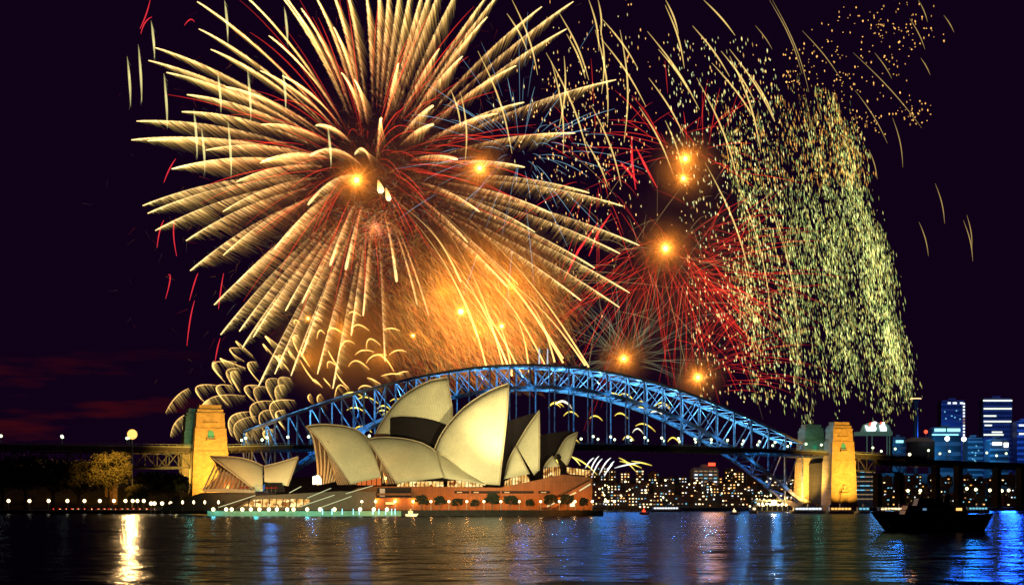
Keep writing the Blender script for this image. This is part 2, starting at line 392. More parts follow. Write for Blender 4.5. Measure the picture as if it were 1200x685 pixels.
def pylon(s, w, bal=True):
    c = br(s, w, 0)
    py = MB()
    K = .62; levels = [(0, 17.5, 15), (6, 16.5, 14), (6.01, 15.0, 13), (48, 13.6, 12), (48.01, 13.2, 11.6), (66, 12.3, 10.9), (66.01, 11.6, 10.2), (77, 10.9, 9.6), (77.01, 11.3, 10), (78.2, 11.3, 10), (78.21, 10.2, 9), (81, 10.2, 9), (81.01, 8.6, 7.6), (84.5, 8.6, 7.6)]
    base = len(py.v)
    for z, a, b_ in levels:
        for i, j in ((-1, -1), (1, -1), (1, 1), (-1, 1)): py.v.append(c + EB*a*i + NB*b_*K*j + Vector((0, 0, z)))
    for k in range(len(levels)-1):
        for q in range(4): py.f.append([base+4*k+q, base+4*k+(q+1)%4, base+4*k+4+(q+1)%4, base+4*k+4+q])
    py.f.append([base+4*(len(levels)-1)+q for q in range(4)])
    P = py.build('pylon', SAND, bridge, recalc=True)
    def face(e, z0): return None
    for sgn in (-1, 1):
        yy = sgn*7.1
        a = MB(); pts = [br(s+x, w+yy, 0) + Vector((0, 0, z)) for x, z in ((-2.4, 57.5), (2.4, 57.5), (2.4, 62), (1.8, 63.6), (0, 64.4), (-1.8, 63.6), (-2.4, 62))]
        a.prism(pts, -NB*sgn*.9+NB*sgn*.45); a.build('arched_window', mat('green_lit_recess', (.05, .3, .15), .6, emis=(.05, .5, .25), es=.25), P, recalc=True)
        b = MB(); b.beam(br(s-3.8, w+yy+sgn*.8, 56.6), br(s+3.8, w+yy+sgn*.8, 56.6), 2.0, .9)
        for q in range(7): x = -3.3+q*1.1; b.beam(br(s+x, w+yy+sgn*1.4, 57), br(s+x, w+yy+sgn*1.4, 58.4), .25)
        b.beam(br(s-3.6, w+yy+sgn*1.4, 58.5), br(s+3.6, w+yy+sgn*1.4, 58.5), .35)
        b.build('balcony', SAND, P)
        e = MB(); e.beam(br(s-6, w+sgn*6.55, 70), br(s+6, w+sgn*6.55, 70), .5, 1.2); e.build('carved_band', SAND, P)
        # stepped portal block at the foot
        f_ = MB()
        for hw, z0, z1, dp in ((5.5, 0, 12, 2.4), (4.6, 12, 16, 2.0), (5.6, 16, 17.2, 2.8), (3.4, 17.2, 20, 1.6), (1.2, 20, 24, 1.2)):
            f_.prism([br(s+x, w+sgn*7.9, z) for x, z in ((-hw, z0), (hw, z0), (hw, z1), (-hw, z1))], NB*sgn*dp)
        f_.build('foot_portal', SAND, P, recalc=True)
    return P
for s in (0, LB):
    for w in (0, 46): pylon(s, w)
for s in (0, LB):   # abutment wall linking each pair of pylons
    MB().box(br(s, 23, 23), (16, 30, 46), TH).build('abutment', DARKWALL, bridge)
for w in (WN, WF):   # steel bearing at the skewbacks
    for s, k in ((36, -1), (564, 1)):
        MB().beam(br(s, w, zlow(s)+1), br(s+k*18, w, 3), 4.5, 5).build('bearing', SAND, bridge)
# summit mast cradle
cr_ = MB().beam(br(270, 23, ztop(270)-.5), br(320, 23, ztop(300)-.5), 3, 1.0); cr_.build('summit_walkway', STEEL, bridge)
for s in (292, 300):
    fp = empty('flagpole', br(s, 12, ztop(s)), 'white flagpole on the crown of the arch, %s of the red beacon' % ('left' if s == 292 else 'right'), 'flagpole', 'flagpoles on the arch crown')
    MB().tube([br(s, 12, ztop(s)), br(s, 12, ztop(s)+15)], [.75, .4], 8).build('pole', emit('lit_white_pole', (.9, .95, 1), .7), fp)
    MB().ball(br(s, 12, ztop(s)+15.3), .6).build('finial', WHITEP, fp)
    MB().beam(br(s, 12.6, ztop(s)+13), br(s+3.6, 13, ztop(s)+12.4), .2, 3).build('flag', WHITEP, fp)
bc = empty('warning_beacon', br(296, 14, ztop(296)), 'red warning beacon between the two flagpoles on the arch', 'beacon')
MB().box(br(296, 14, ztop(296)+1.2), (1.2, 1.2, 2.4)).build('housing', STEEL, bc)
MB().ball(br(296, 14, ztop(296)+3.2), 1.0).build('lamp_glass', WRED, bc)
# blue floodlighting along the arch
for i in range(1, NP, 2):
    s = SS[i]; blue = (.02, .27, .9)
    zb = max(zlow(s)+1.5, zdeck(s)+2)
    lamp('arch_floodlight', 'POINT', br(s, 18, zlow(s)+3), 17000, blue, size=.5)
    lamp('arch_floodlight', 'POINT', br(s, 23, ztop(s)-6), (26000 if s < 290 else 44000), (.13, .52, 1.0) if s < 290 else (.14, .56, 1.0), size=.5)
for i in range(1, NP, 2):
    s = SS[i]
    lamp('deck_floodlight', 'POINT', br(s, -1, zdeck(s)+6), 1500, (.03, .32, 1.0), size=.5)
    lamp('truss_floodlight', 'POINT', br(s, 3, zlow(s)-1), 1300, (.06, .40, 1.0), size=.5)
# deck lamps
def deck_lamp():
    e = empty('bridge_lamp', (0, 0, 0), 'globe lamp on the bridge roadway', 'street lamp', 'lamps along the bridge roadway')
    MB().tube([(0, 0, 0), (0, 0, 6.2)], [.28, .18], 6).build('post', PIPE, e)
    MB().ball((0, 0, 7.1), 1.15, nu=10, nv=8).build('globe', GLOBEG, e, smooth=True)
    MB().tube([(-.9, 0, 6.2), (.9, 0, 6.2)], .15, 5).build('cross_arm', PIPE, e)
    return e
DL = deck_lamp(); first = True
for side, w, off in (('near', -.2, 0), ('far', 46, 7)):
    s = 12.0+off
    while s < 600:
        if side == 'far' and 60 < s < 90: s += 18.9; continue
        lb = 'globe lamp on the %s edge of the roadway, on the main span under the arch' % side
        if first: DL.location = br(s, w, zd(s)); DL['label'] = lb; first = False
        else: copy_tree(DL, br(s, w, zd(s)), lb)
        s += 17.2
for s in (-62, -112, -158, -206):
    copy_tree(DL, br(s, 0, zd(s)), 'globe lamp on the near edge of the approach roadway left of the stone pylon', 'lamps along the approach roadway')
    copy_tree(DL, br(s+5, 46, zd(s)+1.5), 'globe lamp on the far edge of the approach roadway left of the stone pylon', 'lamps along the approach roadway')
for i in range(13):
    s = 620+i*21+random.Random(i).uniform(-3, 3)
    copy_tree(DL, xb(s, -.5 if i % 3 else 44, zd(s)), 'globe lamp on the viaduct roadway right of the north pylons', 'lamps along the viaduct roadway')

# pylon floodlights (sodium) and the greenish light of the roadway between pylons
sod = (1.0, .46, .055)
for s in (0, LB):
    for dx in (-9, 9):
        lamp('pylon_floodlight', 'SPOT', br(s+dx*1.1, -24, 5), 60000, sod, br(s+dx*.8, -12, 26), 1.0, 100, .9)
    lamp('pylon_floodlight', 'SPOT', br(s, -80, 8), 1000000, sod, br(s, -10, 54), 1.5, 62, .9)
    lamp('pylon_floodlight', 'SPOT', br(s-44, -6, 6), 420000, (1, .62, .12), br(s-10, 30, 50), 1.5, 70, .9)
    lamp('pylon_floodlight', 'SPOT', br(s-34, 20, 6), 420000, (1, .55, .08), br(s-8, 44, 40), 1.0, 80, .9)
    lamp('roadway_light', 'POINT', br(s-12, 16, zd(s)+10), 5000, (.25, 1, .55), size=1)
lamp('bearing_light', 'POINT', br(552, 4, 14), 9000, (1, .45, .12), size=1)
lamp('bearing_light', 'POINT', br(560, 28, 10), 12000, (1, .6, .2), size=1)

# ------------------------------------------------------------------ the shell-roofed concert building
OD = 760.0
def od(px): return OD + .30*(px-480)/2.24
opera = empty('opera_house', at(480, HY+5, OD), 'performing arts building with tall cream tiled shell roofs on a granite podium', 'building')
def resample(pts, n):
    pts = [Vector((p[0], p[1])) for p in pts]; 
    def cr3(p0, p1, p2, p3, t): return .5*((2*p1)+(p2-p0)*t+(2*p0-5*p1+4*p2-p3)*t*t+(3*p1-p0-3*p2+p3)*t**3)
    m = len(pts); dense = []
    if m == 2: dense = [pts[0].lerp(pts[1], i/40) for i in range(41)]
    else:
        for i in range(m-1):
            p0 = pts[i-1] if i else 2*pts[0]-pts[1]; p3 = pts[i+2] if i+2 < m else 2*pts[-1]-pts[-2]
            for k in range(20): dense.append(cr3(p0, pts[i], pts[i+1], p3, k/20))
        dense.append(pts[-1])
    L_ = [0]
    for a, b in zip(dense, dense[1:]): L_.append(L_[-1]+(b-a).length)
    out, j = [], 0
    for i in range(n+1):
        d_ = L_[-1]*i/n
        while j < len(L_)-2 and L_[j+1] < d_: j += 1
        t = (d_-L_[j])/max(1e-6, L_[j+1]-L_[j]); out.append(dense[j].lerp(dense[j+1], t))
    return out
def shell(ridge, mouth, rear, w, off=0, kx=-.45, parent=None, far=True, n=22, name='roof_shell', m=None, bulge=.62, label=None, slope=True):
    """ridge runs from the mouth peak to the rear; mouth and rear run down from the ridge ends to the footings"""
    R, Mo, Re = resample(ridge, n), resample(mouth, n), resample(rear, n)
    def grid(sign):
        g = MB(); g.uv = []
        for j in range(n+1):
            v = j/n
            for i in range(n+1):
                u = i/n
                p = Mo[j]*(1-u)+Re[j]*u + (R[i]-(R[0]*(1-u)+R[n]*u))*(1-v)
                dep = w*math.sin(math.pi/2*min(1, v))**bulge
                D0 = (od(p.x) if slope else OD+.3*(slope_x-480)/2.24)+off
                q = at(p.x, p.y, D0-dep)
                if sign < 0: q = q + Vector((2*w*kx*v, 2*dep, 0))
                g.v.append(q); g.uv.append((i*1.35*1.7, j*1.35*1.7))
        for j in range(n):
            for i in range(n): a = j*(n+1)+i; g.f.append([a, a+1, a+n+2, a+n+1] if (sign > 0) != (ridge[0][0] < ridge[-1][0]) else [a, a+n+1, a+n+2, a+1])
        return g
    o = None
    for sg in ((1, -1) if far else (1,)):
        o_ = grid(sg).build(name, m or TILE, parent or opera, smooth=True)
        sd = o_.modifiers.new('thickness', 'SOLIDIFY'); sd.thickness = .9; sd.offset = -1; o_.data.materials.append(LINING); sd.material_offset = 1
        if label: o_['label'] = label
        if sg == 1: o = o_; G1 = grid(1)
        else: G2 = grid(-1)
    # ribbed edge along the mouth
    e = MB(); nn = n+1
    e.tube([G1.v[j*nn]+Vector((0, -.3, 0)) for j in range(nn)], .45, 6); 
    if far: e.tube([G2.v[j*nn] for j in range(nn)], .45, 6)
    e.build('shell_edge', CONC, o)
    r = MB().tube([G1.v[i]+Vector((0, -.1, .1)) for i in range(nn)], .3, 6); r.build('ridge_cap', CONC, o)
    return o, G1, (G2 if far else None)

# A: small restaurant shells at the left
A1, g1, g2 = shell([(247, 534.5), (262, 534.6), (280, 536), (296, 540), (308, 545.5)], [(247, 534.5), (268, 550), (285, 563), (300, 575)], [(308, 545.5), (308, 575)], 11, -35, far=True, kx=-.9)
A2, _, _ = shell([(349, 535), (338, 538.5), (322, 543), (309, 546)], [(349, 535), (344, 550), (340, 561), (337, 569)], [(309, 546), (310, 556), (310, 564)], 9, -35, kx=-.3)
# B
ribs = MB(); 
B, gb, gbf = shell([(359, 499.5), (364.6, 498), (375, 497), (386.5, 497.2), (405.5, 499.5), (420, 504.6), (431, 513)], [(359, 499.5), (372, 512), (383.6, 528), (396.7, 545.5), (411, 567)], [(431, 513), (438, 530), (444, 548), (447, 559)], 17, -8, kx=-.62)
# C
C, gc, gcf = shell([(431, 514), (448, 512), (468.5, 513), (489, 517), (503.5, 523.5), (512, 530)], [(431, 514), (441, 530), (453, 548), (465, 566)], [(512, 530), (516, 545), (521, 559)], 19, -22, kx=-.45)
C2, _, _ = shell([(512, 530), (525, 537.5), (540, 546.5), (555.5, 556), (568.6, 566)], [(512, 530), (516, 545), (521, 560)], [(568.6, 566), (569, 567)], 18, -20, far=False, name='side_shell')
# D tall rear
Dd, _, _ = shell([(524.5, 442), (503.5, 446), (480, 458), (462.6, 472.6), (448, 493), (438, 512)], [(524.5, 442), (527.5, 464), (530, 482), (528, 515), (520, 545)], [(438, 512), (445, 530), (452, 552)], 15, 22, kx=-.4)
# dark panel standing in for the shadowed shell area between D and C
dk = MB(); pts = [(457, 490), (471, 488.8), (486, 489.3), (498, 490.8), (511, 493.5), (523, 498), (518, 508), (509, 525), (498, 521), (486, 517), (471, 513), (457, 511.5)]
dk.prism([at(x, y, od(x)+3) for x, y in pts], (0, 3.0, 0)); dk.build('shade_panel', BRONZE_SHADE, opera, recalc=True)
# E the great front shell
E_, ge, _ = shell([(596, 448.8), (573, 458), (549.6, 472.6), (532, 488.6), (517.5, 507.6), (509, 526)], [(596, 448.8), (594.5, 480), (592, 505), (589, 531), (585, 568)], [(509, 526), (528, 540), (550, 556), (569, 567)], 20, -12, kx=-.5)
# F and its neighbours
shell([(631.5, 481), (617, 501.5), (605, 522)], [(631.5, 481), (632, 505), (632, 530), (631.5, 551)], [(605, 522), (614, 537), (626, 556)], 13, 2, far=True, kx=-.5)
shell([(604, 523), (596.5, 538), (592, 553)], [(604, 523), (611, 537), (620, 555)], [(592, 553), (590.5, 561)], 10, -2, far=False, name='side_shell')
# G the small end shell
shell([(676.6, 506), (663.5, 513.4), (655.5, 526), (653, 533)], [(676.6, 506), (672.5, 522), (668, 536), (664, 544.5)], [(653, 533), (658, 539), (664, 545)], 10, 8, far=True, kx=-.5)
shell([(647.5, 534), (641, 541), (636.5, 549)], [(647.5, 534), (651, 540), (655, 546)], [(636.5, 549), (636.6, 550)], 7, 4, far=False, name='side_shell')
# dark panels with the shade of the unlit shell sides put into their colour
def wall(name, pts, off, m, th=2.5, parent=None):
    q = MB(); q.prism([at(x, y, od(x)+off) for x, y in pts], (0, th, 0)); return q.build(name, m, parent or opera, recalc=True)
wall('shade_panel', [(594.5, 493.5), (612, 487.5), (630.5, 482.3), (617, 503), (605, 524), (596, 540), (591.5, 555), (589, 571), (584, 571), (587, 545), (592, 512)], 5, BRONZE_SHADE)
wall('shade_panel', [(604, 523), (612, 530), (622, 544), (629, 556), (632, 548), (633, 509), (650, 506.5), (664, 504.6), (675, 505.6), (663, 513.5), (655, 526), (653, 533), (647, 534.5), (640, 543), (636, 552), (634, 566), (624, 566), (620, 556), (612, 540)], 16, BRONZE_SHADE)
wall('shade_panel', [(652, 532), (655, 531.5), (664, 541), (668, 544), (664, 549), (664, 556), (658, 556), (655, 545)], 1, BRONZE_SHADE)
wall('shade_panel', [(457, 558.5), (480, 556), (520, 556), (560, 562), (566, 567), (464, 568)], 0, BRONZE_SHADE)

# mouth interiors: fan ribs and glass walls
def fan(G, Gf, c0, c1, cnt, name, parent):
    nn = 23; m = MB()
    for c in range(cnt):
        i = round(c0+(c1-c0)*c/(cnt-1)); pts = [Gf.v[j*nn+i]+Vector((.3, -1.3, 0)) for j in range(1, nn)]
        m.tube(pts, [.25+.35*j/nn for j in range(1, nn)], 5)
    return m.build(name, CONC, parent)
fan(gb, gbf, 0, 20, 11, 'fan_ribs', B); fan(gc, gcf, 0, 16, 9, 'fan_ribs', C)
def mullions(G, Gf, k0, k1, cnt, parent):
    nn = 23; gl = MB(); mu = MB()
    for c in range(cnt):
        t = k0+(k1-k0)*c/(cnt-1); top = G.v[6*nn].lerp(Gf.v[6*nn], t); bot = G.v[22*nn].lerp(Gf.v[22*nn], t)+Vector((3, 0, 0)); 
        top = top+Vector((3.5, 0, 0)); mu.beam(top, bot, .35, .5)
        if c: gl.v += [pt, top, bot, pb]; gl.f.append([len(gl.v)-4+i for i in range(4)])
        pt, pb = top+Vector((.4, 0, 0)), bot+Vector((.4, 0, 0))
    gl.build('glass_wall', mat('amber_glass', (.12, .05, .025), .3, emis=(1, .3, .06), es=.06), parent); mu.build('mullion_frame', CONC, parent)
mullions(gb, gbf, .02, .55, 10, B); mullions(gc, gcf, .05, .6, 7, C)
# restaurant louvre wall under A1
lv = MB()
for i in range(13):
    t = i/12; lv.beam(at(252+t*44, 545+t*22, 694), at(238+t*60, 574.5, 684), .6, .6)
lv.build('glass_louvre', CONC, A1)
wall('glass_wall', [(262, 551), (272, 556), (298, 575), (245, 575.5), (240, 572)], -37, mat('amber_glass'), 1, A1)
wall('lintel', [(238, 573), (262, 571.5), (298, 574), (298, 577), (238, 576)], -50, emit('lit_lintel', (1, .45, .1), .35), 1, A1)
wall('doorway', [(311, 565), (330, 565), (333, 572), (334, 576), (311, 576)], -46, BRONZE_SHADE, 1, A2)
# glowing foyer windows
def glow(pts, off, m=LOUNGE, mull=8, parent=None, vertical=True):
    o = wall('foyer_window', pts, off, m, 1, parent)
    xs = [p[0] for p in pts]; ys = [p[1] for p in pts]; q = MB(); x0, x1 = min(xs), max(xs)
    for i in range(mull+1):
        x = x0+(x1-x0)*i/mull; q.beam(at(x, min(ys)+.6, od(x)+off-.5), at(x, max(ys), od(x)+off-.5), .28, .28)
    q.build('mullion', BRONZE_SHADE, o); return o
GL2 = bpy.data.materials.new('busy_interior'); GL2.use_nodes = True
N, L = nodes(GL2.node_tree); o_ = N('ShaderNodeOutputMaterial'); e_ = N('ShaderNodeEmission'); t_ = N('ShaderNodeTexCoord'); v_ = N('ShaderNodeTexVoronoi'); v_.inputs['Scale'].default_value = .55
L(t_.outputs['Object'], v_.inputs['Vector']); c_ = N('ShaderNodeValToRGB'); s_ = N('ShaderNodeSeparateColor'); L(v_.outputs['Color'], s_.inputs[0]); L(s_.outputs[0], c_.inputs[0])
c_.color_ramp.elements[0].color = (.25, .06, .01, 1); c_.color_ramp.elements[1].color = (1.6, 1.15, .5, 1); el = c_.color_ramp.elements.new(.55); el.color = (1.1, .6, .15, 1)
L(c_.outputs[0], e_.inputs[0]); e_.inputs[1].default_value = 1; L(e_.outputs[0], o_.inputs[0]); GL2.cycles.emission_sampling = 'NONE'
glow([(524, 563), (540, 562), (556, 563.5), (566, 567.5), (566, 570), (524, 570)], -24, GL2, 10)
glow([(465, 564), (508, 563.5), (520, 564), (520, 570), (465, 570)], -22, GL2, 12)
glow([(592, 563), (600, 559.5), (617, 555.5), (620, 561), (621, 566), (604, 569), (590, 571)], -10, GL2, 9)
glow([(636.5, 549.5), (647, 547), (655, 546), (657, 551), (657, 556), (636.5, 560)], -6, GL2, 8)
glow([(664, 547), (676, 548.5), (692, 551), (692, 557), (668, 555), (664, 553)], -10, GL2, 8)
glow([(422, 560), (430, 558), (446, 558.5), (447, 568), (418, 568)], -24, mat('red_lit_foyer', (.4, .1, .03), emis=(1, .15, .02), es=.35), 5)
glow([(366, 558), (373, 556), (376, 560), (377, 567), (366, 567)], -10, emit('bright_foyer', (1, .85, .5), 4, True), 3)

# podium
pod = MB().prism([at(x, y, 706) for x, y in ((398, 603), (398, 583), (420, 571), (442, 569.5), (500, 569.5), (586, 571), (604, 567), (637, 560.5), (660, 555.5), (690, 558.5), (694, 561), (694, 603))], (0, 110, 0))
pod = pod.build('podium', GRANITE, opera, recalc=True)
for x0, x1, y0, y1 in ((442, 482, 571, 582), (532.5, 550, 574.8, 577.8), (552, 586, 574.8, 577.8), (588, 625.5, 574.8, 577.8), (631, 644.5, 574.8, 577.8)):
    MB().prism([at(x, y, 705.8) for x, y in ((x0, y0), (x1, y0), (x1, y1), (x0, y1))], (0, 1.6, 0)).build('slot_window', BRONZE_SHADE, pod, recalc=True)
    if x0 > 440: MB().prism([at(x, y, 705.4) for x, y in ((x0+3, y0+1), (x0+9, y0+1), (x0+9, y1-.8), (x0+3, y1-.8))], (0, .3, 0)).build('lit_pane', WDIM, pod, recalc=True)
MB().prism([at(x, y, 703.5) for x, y in ((442, 577.5), (482, 577.5), (482, 580), (442, 580))], (0, 2, 0)).build('balcony', GRANITE, pod, recalc=True)
# right stair with its lit handrail
st = MB().prism([at(x, y, 702) for x, y in ((632, 594), (646, 588), (688, 564), (692, 562), (692, 568), (680, 575), (650, 594))], (0, 3.9, 0)); st = st.build('stair_flight', GRANITE, pod, recalc=True)
for a, b in (((641, 593), (660, 584)), ((662, 583), (675, 576.5)), ((679, 574.5), (692, 566.5))):
    MB().beam(at(*a, 700.5), at(*b, 700.5), .35, .7).build('light_strip', STRIP, st)
MB().prism([at(x, y, 705.2) for x, y in ((668, 590), (669.5, 585), (672, 584.5), (673.5, 587), (673.5, 593), (668, 593))], (0, .5, 0)).build('lit_doorway', emit('lit_doorway_glass', (1, .85, .5), 1.6), pod, recalc=True)
# broadwalk sea wall
bw = MB().box(((((250-600)/F*690)+((700-600)/F*690))/2, 760, .6), ((700-236)/F*690, 140, 4.6)); kind(bw.build('broadwalk_quay', DARKWALL), 'structure')
# lower concourse and steps on the left
lc = empty('lower_concourse', at(330, 600, 700), 'low stepped concourse with a long glowing opening and teal promenade edge', 'concourse')
MB().prism([at(x, y, 722) for x, y in ((186, 598), (200, 589), (236, 577), (300, 576), (300, 598))], (0, 60, 0)).build('grey_ramp', PAVE, lc, recalc=True)
MB().prism([at(x, y, 698) for x, y in ((276, 595), (300, 580.5), (398, 575), (440, 576), (440, 596), (276, 598))], (0, 24, 0)).build('stair_block', PAVE, lc, recalc=True)
q = MB().prism([at(x, y, 697.6) for x, y in ((285, 592), (298, 585), (318, 584), (362, 584.5), (364, 587), (353, 593.5), (300, 593.5))], (0, .3, 0)); op = q.build('lit_opening', GL2, lc, recalc=True)
for x in range(292, 358, 8): MB().beam(at(x, 584, 697.3), at(x-1, 593.5, 697.3), .35).build('column', BRONZE_SHADE, op)
for a, b in (((256, 594), (299, 580)), ((339, 577), (353, 569.5)), ((352, 593), (392, 579.5)), ((376, 594), (412, 581)), ((405, 578), (437, 568.5)), ((360, 583), (388, 571.5))):
    h = MB().beam(at(*a, 696), at(*b, 696), .25, .32); h.build('lit_handrail', STRIP, lc)
MB().prism([at(x, y, 700) for x, y in ((365, 596), (372, 586), (420, 583), (498, 583), (498, 597), (365, 598))], (0, 5.9, 0)).build('lower_wall', GRANITE, lc, recalc=True)
for x0, x1, y0, y1, m in ((419, 429, 587.5, 594, WWARM), (430.5, 438, 588, 593.5, WGOLD), (452, 462, 588, 590.5, WGOLD), (385, 395, 590, 593, WDIM)):
    MB().prism([at(x, y, 699.7) for x, y in ((x0, y0), (x1, y0), (x1, y1), (x0, y1))], (0, .2, 0)).build('window', m, lc, recalc=True)
pe = MB().prism([at(x, y, 689) for x, y in ((243, 604.5), (243, 598.3), (470, 598.3), (470, 604.5))], (0, 12, 0)).build('promenade_edge', mat('teal_lit_render', (.12, .32, .28), .8), lc, recalc=True)
for x in (378, 389, 401, 414, 421, 437, 444, 452, 459, 463):
    MB().beam(at(x, 602.5, 688.6), at(x, 595.5, 688.6), .35).build('cyan_post', CYANL, lc)

# quay lamps
def quay_lamp(zpost, r, m, nm, g):
    e = empty(nm, (0, 0, 0), 'x', 'street lamp', g)
    MB().tube([(0, 0, 0), (0, 0, zpost)], [.16, .11], 6).build('post', PIPE, e); MB().ball((0, 0, zpost+r*.8), r, nu=10, nv=8).build('globe', m, e, smooth=True)
    return e
Q = quay_lamp(2.2, .85, GLOBE, 'promenade_lamp', 'globe lamps along the teal promenade'); fst = True
for x in (250, 265, 271.5, 284, 294, 304, 315, 324.5, 336.5, 344, 360, 375, 392, 422, 438, 453.5):
    p = at(x, 603, 688); p.z = .4; lb = 'low globe lamp at the water edge below the stepped concourse'
    if fst: Q.location = p; Q['label'] = lb; fst = False
    else: copy_tree(Q, p, lb)
Q = quay_lamp(3.6, .62, GLOBEW, 'broadwalk_lamp', 'lamps along the granite podium wall'); fst = True
for x in (424, 440, 463, 484, 505, 526, 547, 567, 587, 608.5, 633.5, 655.5, 674, 694, 712, 720):
    p = at(x, 603, 696); p.z = 2.9; lb = 'warm globe lamp standing along the foot of the granite podium'
    if x > 700: lb = 'warm globe lamp on the broadwalk end right of the podium'
    if fst: Q.location = p; Q['label'] = lb; fst = False
    else: copy_tree(Q, p, lb)
    if x < 700: lamp('lamp_light', 'POINT', (p.x, p.y+2.5, p.z+4.6), 4200, (1, .34, .05), size=.5)
Q = quay_lamp(5.0, 1.1, GLOBEW, 'esplanade_lamp', 'lamps along the dark left shore'); fst = True
for x in (10, 34.5, 57, 79, 99, 117, 133.5, 147, 155.5, 161, 168.5, 177, 181, 190, 200):
    D = 930 if x < 170 else 880
    p = at(x, 603, D); p.z = 2.2 if x < 170 else .5; lb = 'round globe lamp in the row along the dark left shore'
    if fst: Q.location = p; Q['label'] = lb; fst = False
    else: copy_tree(Q, p, lb)
for x in (214, 227, 240, 256):
    p = at(x, 592, 712); p.z = 2.0; copy_tree(Q, p, 'round globe lamp at the foot of the grey ramp', 'lamps by the ramp').scale = (.5, .5, .8)
# crowd of small red parasols by the restaurant
for i, (x, y) in enumerate(((313, 573), (318, 571.5), (323, 574), (283, 573.5), (288, 574.5))):
    e = empty('parasol', at(x, 577, 672), 'small red parasol %s' % ('in front of the dark doorway of the low shells' if i < 3 else 'in front of the lit louvre wall of the low shells'), 'parasol', 'red cafe parasols %s' % ('by the doorway' if i < 3 else 'by the louvre wall'))
    b = at(x, 577, 672); MB().tube([b, b+Vector((0, 0, 2.6))], .05, 5).build('pole', PIPE, e); MB().lathe(b+Vector((0, 0, 2.1)), [(1.3, 0), (.7, .4), (.05, .7)], 8).build('canopy', REDP, e)

# floodlighting of the shells
wm = (1.0, .82, .46)
lamp('shell_floodlight', 'SPOT', at(430, 560, 430), 3000000, (1, .87, .40), at(470, 515, 740), 3, 40, .8)
lamp('shell_floodlight', 'SPOT', (10, 540, 10), 1700000, (1, .84, .38), at(575, 500, 745), 3, 26, .9)
lamp('shell_floodlight', 'SPOT', at(602, 566, 690)+Vector((0, 0, 1)), 520000, (1, .82, .36), at(584, 500, 742), 1.5, 38, 1)
lamp('shell_floodlight', 'SPOT', (60, 560, 10), 650000, (1, .9, .45), at(650, 530, 745), 3, 22, .9)
lamp('shell_floodlight', 'SPOT', (-150, 560, 6), 800000, (1, .52, .16), at(300, 555, 705), 3, 26, .9)
lamp('foyer_light', 'POINT', at(371, 560, OD-12)+Vector((0, 0, 0)), 6000, (1, .42, .08), size=1)
lamp('foyer_light', 'POINT', at(385, 552, OD+2), 5000, (1, .35, .08), size=1)
lamp('foyer_light', 'POINT', at(452, 560, OD-22), 5000, (1, .5, .12), size=1)
lamp('foyer_light', 'POINT', at(268, 570, 692), 2500, (1, .45, .1), size=1)
lamp('podium_light', 'SPOT', at(420, 597, 670), 24000, (1, .34, .045), at(470, 578, 706), 1, 80, 1)
lamp('podium_light', 'SPOT', at(660, 597, 670), 24000, (1, .34, .045), at(650, 575, 706), 1, 90, 1)
lamp('concourse_light', 'POINT', at(300, 594, 680), 1800, (.15, 1, .75), size=1)
lamp('concourse_light', 'POINT', at(360, 594, 680), 1800, (.15, 1, .75), size=1)
lamp('concourse_light', 'POINT', at(250, 594, 684), 1500, (.12, .9, .8), size=1)

# the great flood lamp on the left and its mast
D = 860; e = empty('floodlight_mast', at(155, 602, 1080), 'very bright orange floodlight on a mast above the left approach roadway', 'floodlight')
b = at(155, 600, 1080); t = at(155, 508.5, 1080)
MB().tube([b, t], [.6, .35], 8).build('mast', PIPE, e); MB().box(t+Vector((0, 1.6, 0)), (6, 1.4, 5)).build('lamp_housing', DARKSTEEL, e)
MB().ball(t, 3.7, nu=14, nv=10).build('lamp_glass', FLOOD, e, smooth=True)
lamp('great_floodlight', 'SPOT', t+Vector((0, -6, 0)), 620000, (1, .47, .12), (t.x, 300, 0), 3, 80, .8)

# ------------------------------------------------------------------ trees
def tree_mesh(seed, h, r, cnt, leaf, flat=.8):
    rd = random.Random(seed); cl = []
    for i in range(cnt):
        a = rd.uniform(0, 2*math.pi); e = rd.uniform(-.35, 1); rr = rd.uniform(.45, .92)*math.sqrt(max(.1, 1-max(0, e)**2*.7))
        cl.append((Vector((math.cos(a)*rr*r, math.sin(a)*rr*r, h*.58+e*h*.34)), rd.uniform(.16, .3)*r))
    c = MB()
    for p, q in cl:
        for k in range(int(105)):
            d = Vector((rd.gauss(0, 1), rd.gauss(0, 1), rd.gauss(0, .8))); d.normalize(); x = p+d*q*rd.uniform(.7, 1.1)
            a = Vector((rd.gauss(0, 1), rd.gauss(0, 1), rd.gauss(0, 1))).normalized()*leaf; b_ = d.cross(a); b_ = b_.normalized()*leaf*.8 if b_.length > 1e-5 else Vector((leaf, 0, 0))
            n0 = len(c.v); c.v += [x-a, x+b_, x+a, x-b_]; c.f.append([n0, n0+1, n0+2, n0+3])
    t = MB().tube([(0, 0, 0), (r*.02, 0, h*.3), (0, r*.03, h*.6)], [r*.09, r*.06, r*.03], 8)
    for i in range(6):
        p = cl[i*3 % len(cl)][0]; t.tube([(0, 0, h*.3), tuple(p*.6+Vector((0, 0, h*.12))), tuple(p)], [r*.045, r*.03, r*.012], 6)
    return c, t
def tree(name, loc, seed, h, r, cnt, label, group=None, leaf=.6, lm=None):
    e = empty(name, loc, label, 'tree', group); c, t = tree_mesh(seed, h, r, cnt, leaf)
    for m_, n_, mm in ((c, 'crown', lm or LEAF), (t, 'trunk', BARK)):
        m_.v = [v+Vector(loc) for v in m_.v]; m_.build(n_, mm, e)
    return e
p = at(130, 600, 980); p.z = 3
T1 = tree('fig_tree', p, 3, 38, 16.5, 74, 'large spreading fig tree lit amber, below the bright floodlight', leaf=.62)
p = at(160, 600, 985); p.z = 2; tree('fig_tree', p, 5, 17, 8.5, 34, 'lower lit tree just right of the big amber fig', leaf=.6)
